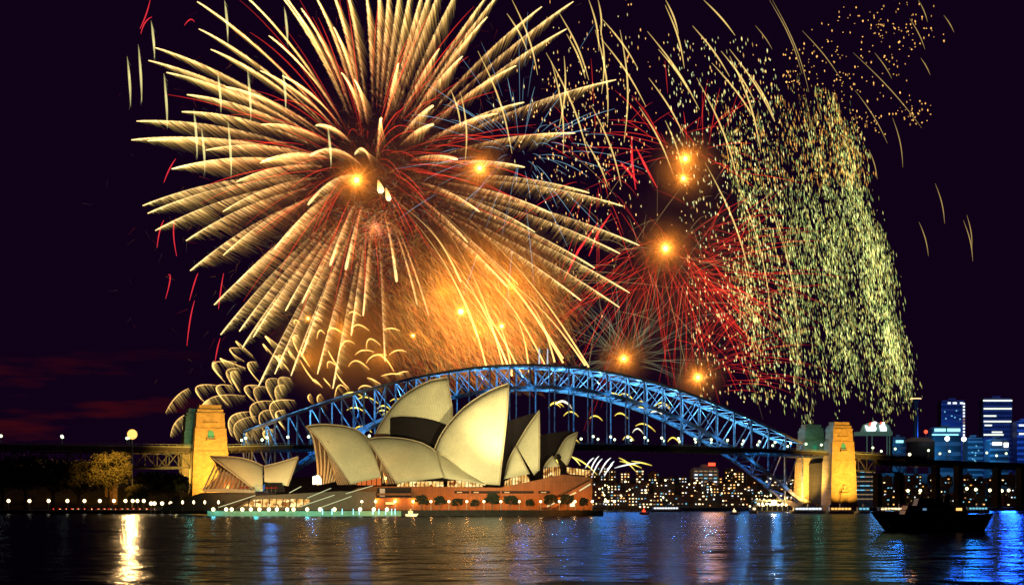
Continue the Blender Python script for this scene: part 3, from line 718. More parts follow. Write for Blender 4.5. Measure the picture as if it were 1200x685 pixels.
p = at(211.5, 600, 1060); p.z = 4; tree('fig_tree', p, 8, 24, 5.5, 24, 'small yellow lit tree beside the foot of the left pylon', leaf=.5)
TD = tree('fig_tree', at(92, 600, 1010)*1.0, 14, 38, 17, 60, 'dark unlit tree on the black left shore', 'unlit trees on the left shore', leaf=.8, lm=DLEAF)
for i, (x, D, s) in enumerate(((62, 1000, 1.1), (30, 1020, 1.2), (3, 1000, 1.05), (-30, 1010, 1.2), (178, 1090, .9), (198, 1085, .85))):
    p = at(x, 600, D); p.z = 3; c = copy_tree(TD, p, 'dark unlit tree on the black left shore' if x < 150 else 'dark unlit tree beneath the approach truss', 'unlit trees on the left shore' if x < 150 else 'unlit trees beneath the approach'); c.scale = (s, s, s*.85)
lamp('tree_light', 'SPOT', at(150, 480, 890), 1700000, (1, .40, .055), at(130, 552, 985), 2, 26, .9)
lamp('tree_light', 'POINT', at(206, 588, 1040), 4000, (1, .7, .2), size=1)
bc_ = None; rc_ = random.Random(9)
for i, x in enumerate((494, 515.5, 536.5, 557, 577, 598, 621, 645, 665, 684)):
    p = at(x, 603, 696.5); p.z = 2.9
    if bc_ is None: bc_ = tree('clipped_tree', p, 31, 7.2, 3.5, 26, 'dark round clipped tree between two lamps at the foot of the podium', 'clipped trees along the podium foot', leaf=.35, lm=DLEAF)  # leaf colour darkened to keep the row in shade
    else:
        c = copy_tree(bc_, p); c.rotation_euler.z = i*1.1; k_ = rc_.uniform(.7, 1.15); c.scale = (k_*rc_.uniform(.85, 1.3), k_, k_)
# parked cars on the left esplanade
car = None
rc = random.Random(4)
for i in range(16):
    x = 68+i*7.2+rc.uniform(-1.5, 1.5); p = at(x, 603, 912); p.z = 2.2
    if car is None:
        car = empty('parked_car', (0, 0, 0), 'x', 'car', 'cars parked along the dark left shore')
        MB().prism([(a, -.85, b) for a, b in ((-2.2, .3), (2.2, .3), (2.2, .8), (1.3, .9), (.8, 1.4), (-1.1, 1.4), (-1.7, .95), (-2.2, .85))], (0, 1.7, 0)).build('body', REDP, car, recalc=True)
        for a in (-1.4, 1.4): MB().tube([(a, -.9, .33), (a, .9, .33)], .33, 10).build('wheel', DARKSTEEL, car)
        MB().ball((2.2, -.7, .7), .28).build('headlight', WWARM, car); MB().ball((-2.2, -.7, .75), .3).build('tail_light', WRED, car)
        car['label'] = 'small car parked on the dark left shore below the globe lamps'; car.location = p
    else: copy_tree(car, p)

# ------------------------------------------------------------------ north shore buildings
wmesh = {}
def window_obj(parent, loc, w, h, m):
    key = (round(w, 1), round(h, 1), m.name)
    if key not in wmesh:
        me = bpy.data.meshes.new('window'); g = MB().box((0, 0, 0), (w, .3, h)); me.from_pydata([tuple(v) for v in g.v], [], g.f); me.materials.append(m); wmesh[key] = me
    o = bpy.data.objects.new('window', wmesh[key]); S.collection.objects.link(o); o.parent = parent; o.location = loc
    return o
rb = random.Random(11)
def house(x, D, gz, w, h, dep, label, group, nwin, pal, name='apartment_building', roof=None):
    nwin = max(2, int(nwin*rb.uniform(.25, 1.15)))
    loc = Vector(((x-600)/F*D, D, gz)); e = empty(name, loc, label, 'building', group)
    MB().box(loc+Vector((0, 0, h/2-1)), (w, dep, h+2)).build('wall', rb.choice(FACADE), e)
    r = MB()
    if (roof if roof is not None else rb.random() < .55):
        r.prism([loc+Vector((-w/2-.5, -dep/2-.5, h)), loc+Vector((w/2+.5, -dep/2-.5, h)), loc+Vector((w*.1, -dep/2-.5, h+w*.22)), loc+Vector((-w*.1, -dep/2-.5, h+w*.22))], (0, dep+1, 0))
    else: r.box(loc+Vector((0, 0, h+.4)), (w+.8, dep+.8, .8)); r.box(loc+Vector((w*.2, 0, h+1.8)), (w*.25, dep*.4, 2.4))
    r.build('roof', ROOFM, e, recalc=True)
    cols = max(2, int(w/3.6)); rows = max(1, int(h/3.4)); cells = [(i, j) for i in range(cols) for j in range(rows)]; rb.shuffle(cells)
    for i, j in cells[:nwin]:
        m = rb.choice(pal); window_obj(e, (-w/2+(i+.5)*w/cols, -dep/2-.1, (j+.55)*h/rows), rb.choice((1.2, 1.6, 2.4)), rb.choice((1.1, 1.5)), m)
    return e
pal = [WWARM, WWARM, WWARM, WWHITE, WGOLD, WGOLD, WDIM, WCYAN]
for i in range(64):
    row = i % 4; x = 688 + (i//4)*16.4 + rb.uniform(-5, 5); D = (1722, 1800, 1890, 1990)[row]+rb.uniform(-12, 12)
    w = rb.uniform(11, 19); h = rb.choice((8, 11, 14, 18)) if row else rb.choice((6, 9, 11))
    X = (x-600)/F*D
    house(x, D, hN(X, D), w, h, 10, 'dark hillside apartment building with scattered lit windows beyond the bridge span', 'hillside buildings beyond the bridge span', rb.randint(8, 17), pal)
for i in range(44):
    row = i % 4; x = 1000 + (i//4)*18.5 + rb.uniform(-6, 6); D = (1725, 1800, 1880, 1970)[row]+rb.uniform(-12, 12)
    w = rb.uniform(12, 22); h = rb.choice((7, 10, 13)); X = (x-600)/F*D
    house(x, D, hN(X, D), w, h, 10, 'dark shore building with lit windows under the curving viaduct', 'shore buildings under the viaduct', rb.randint(4, 8), [WWARM, WWHITE, WCYAN, WCYAN, WDIM, WGOLD], roof=False)
# larger block with red sign
def block(name, x0, x1, ytop, D, label, m, rows, zb=0, depth=24, cat='building', lit=None, strip=None, group=None):
    X0, X1 = (x0-600)/F*D, (x1-600)/F*D; zt = CH+(HY-ytop)/F*D; loc = Vector(((X0+X1)/2, D, zb)); e = empty(name, loc, label, cat, group)
    MB().box(loc+Vector((0, depth/2, (zt-zb)/2)), (X1-X0, depth, zt-zb)).build('wall', m, e)
    fl = MB(); nfl = rows
    for r in range(nfl): z = zb+(zt-zb)*(r+.5)/nfl; fl.box((loc.x, D-.25, z), ((X1-X0)*1.01, .5, (zt-zb)/nfl*.38))
    fl.build('floor_band', TOWERCONC, e)
    rf = MB().box((loc.x, D+depth/2, zt+1), ((X1-X0)*.92, depth*.9, 2)).box((loc.x, D+depth/2, zt+4), ((X1-X0)*.3, depth*.4, 4)); rf.build('roof', TOWERCONC, e)
    return e, X0, X1, zt
e, X0, X1, zt = block('office_block', 812, 842, 549, 1900, 'pale office block with a red rooftop sign on the far hillside', TOWERCONC, 6)
for r in range(5):
    for c in range(5): window_obj(e, ((X0+X1)/2+(c-2)*6.3-e.location.x, -.6, zt-3-r*4.6), 4.2, 1.4, rb.choice((WCYAN, WWHITE, WDIM, WDIM)))
MB().box(((X0+X1)/2+8, 1900, zt+6), (9, .8, 4)).build('red_sign', WRED, e)
e, X0, X1, zt = block('office_block', 1001, 1026, 552, 1640, 'grey banded office block just right of the north pylon', TOWERCONC, 9, zb=2)
for r in range(7):
    for c in range(4): window_obj(e, ((X0+X1)/2+(c-1.5)*5.8-e.location.x, -.7, zt-3-r*5.0), 5.0, 1.0, rb.choice((WDIM, WCYAN, WDIM)))
# towers in the city on the right
e, X0, X1, zt = block('office_tower', 1103, 1131, 470, 2600, 'blue glass tower with a column of lit windows down its right edge', TOWERGLASS, 16, zb=30)
for r in range(15): window_obj(e, (X1-2.5-e.location.x, -1.2, zt-34-r*5.6), 3.2, 3.0, WWHITE if rb.random() < .8 else WDIM)
for dx, w in ((14, 5), (24, 7), (36, 5)): window_obj(e, (X0+dx-e.location.x, -1.2, zt-33), w, 3.0, WWHITE)
for k in range(12): window_obj(e, (X0+rb.uniform(3, 36)-e.location.x, -1.2, zt-45-rb.uniform(0, 55)), 2.2, 2.0, rb.choice((WWHITE, WCYAN, WCYAN)))
e, X0, X1, zt = block('office_tower', 1152, 1186, 467.5, 2600, 'broad tower with several bright white floors, tallest on the right', TOWERGLASS, 20, zb=30)
Wd = X1-X0
for y, a, b in ((469, 0, 1), (478.5, .02, .98), (487, .02, .45), (493.5, .02, .97), (498, .05, .3), (506, .3, .66), (509, .02, .7)):
    z = CH+(HY-y)/F*2600; MB().box((X0+Wd*(a+b)/2, 2600-.7, z), (Wd*(b-a), 1.0, 2.6)).build('lit_floor', emit('tower_floor_light', (.9, 1, .8), 1.3), e)
q = MB()
for i in range(13): q.box((X0+Wd*(i+.5)/13, 2600-.6, (zt+30)/2), (.8, .8, zt-30))
q.build('facade_fin', TOWERCONC, e)
e, X0, X1, zt = block('office_tower', 1192, 1212, 494, 2500, 'blue lit tower cut off at the right edge of the view', TOWERGLASS, 12, zb=30)
for y in (498, 508): window_obj(e, ((1197-600)/F*2500-e.location.x, -.9, CH+(HY-y)/F*2500-30), 9, 3, WWHITE)
e, X0, X1, zt = block('exhibition_hall', 1093, 1126, 502, 2200, 'wide low hall with a band of cyan lit panels below the blue tower', TOWERGLASS, 6, zb=30)
for a, b, y, m in ((1095, 1108, 503.5, CYANL), (1110, 1125, 503.5, CYANL), (1092, 1123, 509, CYANL)):
    MB().box((((a+b)/2-600)/F*2200, 2199, CH+(HY-y)/F*2200), ((b-a)/F*2200, 1.0, 4.5 if y < 505 else 1.6)).build('lit_panel', m, e)
e, X0, X1, zt = block('office_block', 1134, 1152, 514, 2150, 'dim blue office block between the two towers', TOWERGLASS, 9, zb=30)
for k in range(8): window_obj(e, (rb.uniform(-9, 9), -.8, rb.uniform(40, 70)), 1.8, 1.6, WCYAN)
e, X0, X1, zt = block('office_block', 1160, 1182, 516, 2100, 'low block with a bright white rooftop sign under the broad tower', TOWERGLASS, 8, zb=30)
MB().box(((1168-600)/F*2100, 2098, CH+(HY-519.5)/F*2100), (13, 1, 4.5)).build('white_sign', WHITEL, e); MB().box(((1178.5-600)/F*2100, 2098, CH+(HY-521)/F*2100), (6, 1, 6.5)).build('white_sign', WHITEL, e)
e, X0, X1, zt = block('office_block', 1046, 1062, 513, 2300, 'blue lit block with a bright cyan strip right of the gantry', TOWERGLASS, 8, zb=30)
MB().box(((1054-600)/F*2300, 2298, CH+(HY-517)/F*2300), (12, 1, 4)).build('blue_sign', CYANL, e)
# observation mast with lit top
b = at(1073, 540, 2300); t = at(1073, 467, 2300); e = empty('observation_tower', (b.x, b.y, 30), 'slim dark tower with an amber lit disc at its top', 'tower')
MB().tube([(b.x, b.y, 30), t], [4.5, 3.6], 12).build('shaft', TOWERGLASS, e); MB().lathe(t, [(4, -4), (8.4, -.5), (8.4, .8), (5, 3), (1, 6)], 16).build('disc', DARKSTEEL, e)
MB().lathe(t+Vector((0, 0, -.6)), [(8.6, 0), (8.6, 1.5)], 16).build('light_ring', emit('amber_ring', (1, .62, .25), 2.0), e)
# marquee with red beacon
b = at(1078, 512, 2000); e = empty('tent_hall', at(1077, 540, 2000), 'pale pitched tent roof with a red lamp beside the slim tower', 'building')
MB().prism([at(x, y, 2000) for x, y in ((1063, 516), (1070, 512), (1087, 512), (1095, 516), (1095, 517), (1063, 517))], (0, 20, 0)).build('roof', mat('tent_cloth', (.4, .45, .5), .8), e, recalc=True)
MB().box(at(1079, 530, 2010), (34, 16, 30)).build('wall', TOWERGLASS, e)
MB().ball(at(1085, 505.5, 2000), 2.6).build('red_lamp', WRED, e); MB().tube([at(1085, 513, 2000), at(1085, 506, 2000)], .4, 6).build('lamp_pole', PIPE, e)
for x, y in ((1110, 513.5), (1129.5, 514)):
    t = at(x, y, 1950); g_ = at(x, 545, 1950); e = empty('floodlight_mast', g_, 'big white round floodlight %s' % ('below the cyan panels' if x < 1120 else 'under the lit edge of the blue tower'), 'floodlight')
    MB().tube([g_, t], .6, 6).build('mast', PIPE, e); MB().ball(t, 3.4, nu=12, nv=8).build('lamp_glass', WHITEL, e)
# gantry with lit emblem shapes
e = empty('sign_gantry', at(1025, 532, 1700), 'grey green gantry on thin legs carrying two glowing white signs', 'gantry')
G = mat('gantry_paint_glow', (.2, .3, .28), .7, emis=(.1, .25, .2), es=.25)  # paint given a faint glow of its own, as if lit
MB().prism([at(x, y, 1700) for x, y in ((1003.5, 505.5), (1046, 505.5), (1046, 509.8), (1003.5, 509.8))], (0, 12, 0)).build('platform', G, e, recalc=True)
MB().prism([at(x, y, 1702) for x, y in ((1009, 505.5), (1012.5, 497), (1018, 495), (1036, 495), (1042, 498), (1045, 505.5))], (0, 6, 0)).build('backing_board', G, e, recalc=True)
for x in (1016, 1022, 1039.5, 1042.5): MB().beam(at(x, 509.8, 1704), at(x, 534, 1704), .9).build('leg', G, e)
sg = ([(1014, 498), (1016, 498.5), (1018, 500), (1021, 499.5), (1022, 494.5), (1025, 493.4), (1028, 494.5), (1026.5, 496.5), (1025.5, 498.5), (1027, 501.5), (1026, 504.3), (1016, 504.3)], [(1031, 498), (1033.5, 498.2), (1034, 494.5), (1036.5, 494.3), (1037, 498), (1038.5, 500), (1039, 504.3), (1032, 504.3)])
for s_ in sg: MB().prism([at(x, y, 1700.5) for x, y in s_], (0, 1, 0)).build('lit_sign', WHITEL, e, recalc=True)
for s_ in ([(1018.5, 497.8), (1020.5, 497.8), (1021.5, 494.2), (1019.5, 495)], [(1031.5, 496), (1033.5, 496.4), (1034, 494), (1032, 494.2)]): MB().prism([at(x, y, 1700.3) for x, y in s_], (0, 1, 0)).build('red_mark', WRED, e, recalc=True)
# foreshore lamps right
Q = quay_lamp(7, 1.7, GLOBE, 'foreshore_lamp', 'lamps along the far right foreshore'); fst = True
for x, y in ((1064, 574.5), (1078.5, 574.3), (1092.5, 574.3), (1133, 572), (1143.5, 573), (1160, 574), (1174, 574.5), (1182, 574), (1197, 563), (1066, 532), (903, 560), (861, 555), (853, 557)) + tuple((rc.uniform(698, 945), rc.uniform(562, 598)) for i in range(70)):
    t = at(x, y, 1650); p = Vector((t.x, t.y, t.z-8.4)); lb = 'yellow globe lamp on the far right foreshore under the viaduct' if x > 1000 else 'yellow globe lamp on the dark hillside beyond the span'
    if fst: Q.location = p; Q['label'] = lb; fst = False
    else:
        c = copy_tree(Q, p, lb, None if x > 1000 else 'hillside lamps beyond the span')
        if x < 1000: c.scale = [rc.uniform(.25, .6)]*3; c.location.z = t.z-8.4*c.scale.z
# coloured light of the city on the right, and added spots for water reflections
lamp('city_floodlight', 'POINT', at(1190, 505, 2380), 900000, (.02, .14, 1), size=8)
lamp('city_floodlight', 'POINT', at(1140, 525, 2080), 260000, (.03, .35, .9), size=8)
lamp('city_floodlight', 'POINT', at(1052, 524, 2150), 160000, (.03, .35, 1), size=6)
for x, y, w_, c in ((1185, 548, 1.1e6, (.015, .11, .8)), (1150, 550, .6e6, (.015, .14, .8)), (1120, 548, .5e6, (.015, .16, .8)), (1035, 548, .4e6, (.05, .3, .6)), (1075, 560, .6e6, (1, .35, .1))):
    p = at(x, y, 1620); lamp('added_water_spot_far', 'SPOT', p, w_*1.4, c, (p.x*.4, 300, 0), 14, 50, .9)  # spots added without fixtures, aimed at the water to colour its reflections
for x, w_, c in ((680, 3e4, (.03, .22, .6)), (715, 4e4, (.03, .22, .6)), (745, 4e4, (.03, .22, .6)), (836, .8e5, (1, .35, .1))):
    p = at(x, 545, 1240); lamp('added_water_spot_near', 'SPOT', p, w_, c, (p.x*.4, 300, 0), 10, 50, .9)  # unseen spots added below the arch to lay blue and amber streaks on the water

# ------------------------------------------------------------------ boats
def ferry(x0, x1, D, label, lights, hull=WHITEP, name='ferry', group=None, h=5.5):
    X0, X1 = (x0-600)/F*D, (x1-600)/F*D; L_ = X1-X0; c = (X0+X1)/2; e = empty(name, (c, D, 0), label, 'boat', group)
    hm = MB(); b = []
    for t in range(13):
        u = -1+2*t/12; hw = 3.2*(1-abs(u)**4)**.5; x = c+u*L_/2
        hm.v += [Vector((x*.97+c*.03, D-hw*.7, -.4)), Vector((x, D-hw, 1.7+.4*abs(u)**3)), Vector((x, D+hw, 1.7+.4*abs(u)**3)), Vector((x*.97+c*.03, D+hw*.7, -.4))]
    for t in range(12):
        for k in range(4): a = t*4; hm.f.append([a+k, a+(k+1)%4, a+4+(k+1)%4, a+4+k])
    hm.build('hull', hull, e, recalc=True)
    MB().box((c, D, 2.9), (L_*.78, 5.2, 2.2)).build('cabin', WHITEP if hull is WHITEP else NAVYP, e); MB().box((c, D, 4.1), (L_*.82, 5.8, .25)).build('roof', WHITEP if hull is WHITEP else NAVYP, e)
    MB().box((c+L_*.1, D, 5.1), (L_*.22, 3.2, 1.8)).build('wheelhouse', WHITEP if hull is WHITEP else NAVYP, e)
    MB().tube([(c, D, 4), (c, D, 8.5)], .12, 5).build('mast', PIPE, e)
    n = int(L_*.7/1.9)
    for i in range(n): MB().box((c-L_*.36+(i+.5)*L_*.72/n, D-2.7, 3.1), (1.45, .2, 1.0)).build('window', lights, e)
    return e
ferry(925, 968, 900, 'ferry with pale windows berthed in front of the orange arch bearing', WWHITE)
ferry(968, 1001, 890, 'ferry with amber windows berthed at the foot of the north pylon', WGOLD)
ferry(1003, 1020, 905, 'short ferry with cyan windows right of the north pylon', WCYAN)
ferry(1022, 1086, 880, 'long low ferry with one bright cream row of windows behind the dark tug', WWARM)
ferry(760, 800, 1120, 'low white boat with a pale lit deck beneath the hillside windows', WWHITE)
ferry(1130, 1160, 1000, 'launch with blue lit cabin on the right behind the tug', WCYAN)
ferry(878, 888, 900, 'small boat with a warm lit cabin left of the ferry wharf', WWARM)
for x, lab, m, cm in ((755, 'small red boat on the water right of the podium end', REDP, WRED), (861, 'tiny white motor boat with a warm cabin light under the bridge', WHITEP, WWARM), (482, 'tiny boat with pinkish lights at the sea wall of the shell building', WHITEP, WGOLD)):
    D = 800 if x > 500 else 676; c = (x-600)/F*D; e = empty('motor_boat', (c, D, 0), lab, 'boat')
    h = MB().prism([(c-2.8, D-1, 1.1), (c+3.4, D-1, 1.3), (c+2.2, D-1, -.2), (c-2.4, D-1, -.2)], (0, 2, 0)); h.build('hull', m, e, recalc=True)
    MB().box((c-.3, D, 1.9), (2.2, 1.5, 1.4)).build('cabin', WHITEP, e); MB().box((c-.3, D-.8, 2.0), (1.7, .15, .7)).build('window', cm, e); MB().ball((c-.3, D, 3.1), .35).build('cabin_light', cm, e)
# ferry wharf, lit amber
D = 915; e = empty('ferry_wharf', at(903, 603, D), 'small amber lit ferry wharf with a glass shelter under the bridge end', 'wharf')
MB().box(at(905, 598.5, D), (28, 9, .8)).build('pontoon', DARKWALL, e)
for i in range(7): x = 887+i*6; MB().beam(at(x, 598.5, D-3), at(x, 586.5, D-3), .25).build('post', PIPE, e)
MB().prism([at(x, y, D-4) for x, y in ((884, 587), (926, 587), (924, 585), (887, 585))], (0, 8, 0)).build('roof', mat('shelter_roof', (.3, .35, .3), .6), e, recalc=True)
for i in range(8): MB().ball(at(889+i*4.6, 590+(i % 2), D-3), .75).build('lamp_globe', GLOBEW, e)
MB().ball(at(907, 588.5, D-6), 1.7).build('lamp_globe', emit('bright_wharf_lamp', (1, .75, .25), 14, True), e)
lamp('wharf_light', 'POINT', at(907, 587, D-9), 12000, (1, .6, .2), size=1)
# dark tug in the foreground
D = 285; k = D/F; c = at(1092, 620, D).x; e = empty('tug_boat', (c, D, 0), 'dark tug boat lying broadside in the foreground water on the right', 'boat')
hm = MB()
for t in range(17):
    u = -1+2*t/16; hw = 3.4*(1-abs(u)**3.2)**.6 if abs(u) < 1 else 0; zt = 3.2+.7*(abs(u)**2.5 if u < 0 else .5*abs(u)**3); xx = c+u*12.2; xb_ = c+.6+u*9.4
    hm.v += [Vector((xb_, D-hw*.6, -.5)), Vector((xx, D-hw-.05, zt)), Vector((xx, D+hw+.05, zt)), Vector((xb_, D+hw*.6, -.5))]
for t in range(16):
    for q in range(4): a = t*4; hm.f.append([a+q, a+(q+1)%4, a+4+(q+1)%4, a+4+q])
hm.build('hull', NAVYP, e, recalc=True)
cb = MB().prism([(c-6, D-2, 3.2), (c+6.5, D-2, 3.2), (c+6, D-2, 5.0), (c-5.2, D-2, 5.0)], (0, 4, 0)).build('deckhouse', NAVYP, e, recalc=True)
MB().prism([(c-3.4, D-1.6, 5.0), (c+2, D-1.6, 5.0), (c+1.6, D-1.6, 6.4), (c-3, D-1.6, 6.4)], (0, 3.2, 0)).build('wheelhouse', NAVYP, e, recalc=True)
MB().tube([(c+3, D, 5.0), (c+3, D, 7.2)], [.7, .6], 12).build('funnel', NAVYP, e); MB().tube([(c-.5, D, 6.4), (c-.5, D, 11)], [.12, .06], 6).build('mast', PIPE, e)
MB().tube([(c-11.6, D-2, 4.6), (c-7, D-3.2, 4.1), (c, D-3.4, 4.0), (c+8, D-3.1, 4.0), (c+11.4, D-1.4, 4.1)], .06, 5).build('railing', PIPE, e)
for i in range(7): MB().tube([(c-9+i*3, D-3.55, 1.2), (c-9+i*3, D-3.9, 1.2)], .55, 10).build('tyre_fender', DARKSTEEL, e)
MB().box((c+4.7, D-2.1, 4.3), (1.1, .15, .5)).build('cabin_window', WGOLD, e); MB().box((c-2.0, D-2.1, 4.3), (.7, .15, .4)).build('cabin_window', emit('dim_blue_window', (.3, .6, 1), .4), e)

# ------------------------------------------------------------------ fireworks (burning sparks: real strands in the air behind the bridge)
R = random.Random(21); random.seed(5)
def mixc(a, b, t): return tuple(a[i]*(1-t)+b[i]*t for i in range(3))
def mulc(a, k): return (a[0]*k, a[1]*k, a[2]*k)
def arc(C, T, g, t):      # ballistic path in sky units (photo pixels at the burst's distance); gravity bends it down
    vx = T[0]-C[0]; vy = T[1]-C[1]-g; return C[0]+vx*t, C[1]+vy*t+g*t*t
def feather(name, parent, C, T, g, D, dz, t0=.38, wid=15, cnt=80, head=(1.0, .70, .28), veil=(.088, .062, .0125), wind=.55, spine=.9, k=1.0, red=0.0):
    m = MB(); n = 22; pts = []; rad = []; col = []
    sc = D/F
    for i in range(n+1):
        t = t0+(1-t0)*i/n; x, y = arc(C, T, g, t); f = i/n
        pts.append(at(x, y, D+dz*t)); rad.append(sc*spine*(.15+1.05*f**1.8)*(1 if f < .9 else (1 if f < .97 else .55))); col.append(mulc(mixc((.35, .10, .02), head, f**.9), (.05+.72*f**2.6)*k))
    m.tube(pts, rad, 4, cols=col, cap=False)
    for layer, nn_ in ((0, cnt), (1, int(cnt*.9))):
      for i in range(nn_):
        f = R.random()**.8; t = t0+(1-t0)*f; x, y = arc(C, T, g, t); x2, y2 = arc(C, T, g, t-.02); bx, by = x2-x, y2-y; bl = math.hypot(bx, by) or 1
        env = min(1, .15+1.5*f)*min(1, (1-f)*4.2+.05)
        ln = wid*env*(R.uniform(.55, 1.25) if layer == 0 else R.uniform(.25, .5))
        dx = (wind*.75+bx/bl*.65)*ln; dy = abs(.72+by/bl*.30)*ln
        a = at(x+R.uniform(-1.1, 1.1), y+R.uniform(-.7, .7), D+dz*t); b = at(x+dx, y+dy, D+dz*t+R.uniform(-3, 3))
        c0 = mixc(mixc((.13, .050, .008), veil, f**.7), (.30, .05, .012), red*R.random()*(1-f)**.6); br_ = R.uniform(.45, 1.35)*k*(.10+.95*f)
        if layer: m.blade(a, b, sc*.8, sc*.5, mulc(mixc(c0, head, .16), 1.25*br_), mulc(c0, .5*br_))
        else: m.blade(a, b, sc*.8, sc*.3, mulc(c0, 1.05*br_), mulc((c0[0]*.55, c0[1]*.8, c0[2]*1.2), .22*br_))
    return m.build(name, SPARK, parent)

GD = 1620
core = (440, 216)
gb_ = empty('golden_palm_firework', at(*core, GD), 'huge golden palm firework with feathery trails, largest burst of the sky', 'firework')
tips = [(231, 2), (233, 34), (247, 58), (286, -6), (315, 42), (327, -8), (334, -4), (353, 10), (369, -6), (391, 32), (400, 85), (415, 93), (182, 56), (174, 71), (195, 85), (219, 111), (213, 131), (160, 142), (154, 164), (173, 165), (241, 176), (201, 198), (305, 191), (265, 102), (306, 146), (305, 83), (331, 89), (370, 147), (364, 182), (416, 181),
 (388, -14), (403, -24), (467, 74), (515, 57), (542, 66), (571, 20), (635, 8), (672, 2), (664, 34), (605, 77), (614, 120), (583, 133), (722, 93.5), (674, 156), (447, 139), (508, 124), (508, 146), (536, 187), (615, 196), (429, -10), (444, -18), (456, -20), (470, -24), (497, -14), (508, -20), (522, -26), (540, -18), (577, -12), (484, -22), (596, -20),
 (202, 198), (167, 241), (173, 250), (182, 270), (218, 282), (223, 317), (261.5, 299), (251, 357), (277.5, 331), (258.5, 392), (280.5, 388), (284, 407), (296.5, 395), (334.5, 364), (354, 355), (321.5, 292), (335, 278), (361, 240), (387, 311), (405, 316), (277, 213), (307, 189), (411.5, 393), (425.6, 370), (354, 415), (372, 438), (261, 248), (322, 438), (341, 440),
 (451, 423), (465, 330), (489, 357), (502.5, 370), (548, 284), (562, 248), (594.5, 336), (607, 333), (645, 249.5), (690.5, 226), (730, 241.5), (749.4, 287.5), (726.6, 297), (697, 314), (738, 343), (726, 360), (681, 352), (627, 272), (303, 452), (390, 455)]
gc_t = 0
for T in tips:
    r = math.hypot(T[0]-core[0], T[1]-core[1]); dep = math.sqrt(max(0, 1-(r/330)**2))*260*R.choice((-1, -1, 1))
    g = (86 if T[0] < 455 else 66) if T[1] < 330 else 56
    up = T[1] < 60
    feather('trail', gb_, core, T, g, GD, dep*.6, t0=max(.24, .52-r*.0009) if r > 90 else .15, wid=(22 if T[0] < 560 else 18)*(.75+.5*min(1, r/230)), cnt=int(105+r*.62), red=.7 if r < 240 else .35, spine=.8 if r > 120 else 1.5, wind=.55 if T[0] < 560 else .2)
# white-hot twin heads near the middle
for x, y, rr in ((446, 222, 4.2), (455, 231, 3.2)):
    q = MB(); q.tube([at(x-3, y-11, GD-150), at(x-1.5, y-6, GD-150), at(x, y, GD-150), at(x+1, y+3, GD-150), at(x+1.6, y+4.6, GD-150)], [.5, rr*.5, rr*.85, rr*.7, .3], 10, cols=[(.5, .2, .04), (1, .5, .13), (1.3, .85, .32), (1.5, 1.1, .5), (1.3, .8, .3)]); q.build('burning_head', SPARK, gb_, smooth=True)

# red willow strands of the big burst
def lines(n, C, rmin, rmax, a0, a1, g, D, c0, c1, w, parent, name='trail', t0=.3, dspread=120, single=False, jit=14, kind_=None, cj=0):
    big = MB(); made = 0
    for i in range(n):
        a = math.radians(R.uniform(a0, a1)); r = R.uniform(rmin, rmax); T = (C[0]+math.cos(a)*r+R.uniform(-jit, jit), C[1]-math.sin(a)*r+R.uniform(-jit, jit)); G = g*R.uniform(.6, 1.4)
        C_ = C; C = (C_[0]+R.gauss(0, cj), C_[1]+R.gauss(0, cj))
        m = big if single else MB(); nseg = 12; s0 = t0*R.uniform(.6, 1.5); s1 = R.uniform(.8, 1); dz = R.uniform(-dspread, dspread); sc = D/F
        pts, cols, rad = [], [], []
        kk = R.uniform(.5, 1.3)
        for j in range(nseg+1):
            t = s0+(s1-s0)*j/nseg; x, y = arc(C, T, G, t); pts.append(at(x, y, D+dz*t)); f = j/nseg
            cols.append(mulc(mixc(c0, c1, f), kk*(.35+.65*math.sin(math.pi*min(1, f*.9+.1))))); rad.append(w*sc*(.5+.5*math.sin(math.pi*(f*.8+.1))))
        m.tube(pts, rad, 3, cols=cols, cap=False)
        if not single: m.build(name, SPARK, parent)
        made += 1; C = C_
    if single: 
        o = big.build(name, SPARK, parent)
        if kind_: o['kind'] = kind_
rb_ = empty('red_willow_firework', at(430, 230, GD+90), 'deep red willow firework showing between the trails of the golden palm', 'firework')
lines(95, (430, 205), 60, 250, 0, 360, 85, GD+60, (.22, .010, .003), (.34, .014, .006), .8, rb_, dspread=150, jit=30)
for p0, p1, p2 in (((228, 26), (224, 18), (216, 30)), ((206, 256), (200, 268), (207, 300)), ((232, 320), (228, 328), (222, 352)), ((228, 352), (222, 370), (219, 405)), ((197, 322), (203, 318), (194, 350)), ((258, 396), (254, 408), (252, 424)), ((176, 0), (172, 18), (164, 34)), ((178, 20), (168, 24), (165, 40)), ((206, 186), (198, 196), (192, 214)), ((262, 320), (258, 340), (256, 362)), ((192, 258), (186, 268), (184, 290))):
    q = MB(); pts = [at(*(Vector(p0)*(1-t)**2+Vector(p1)*2*t*(1-t)+Vector(p2)*t*t), GD) for t in [i/10 for i in range(11)]]
    q.tube(pts, [.3+.5*math.sin(math.pi*i/10) for i in range(11)], 3, cols=[(.42, .015, .02)]*11, cap=False).build('trail', SPARK, rb_)

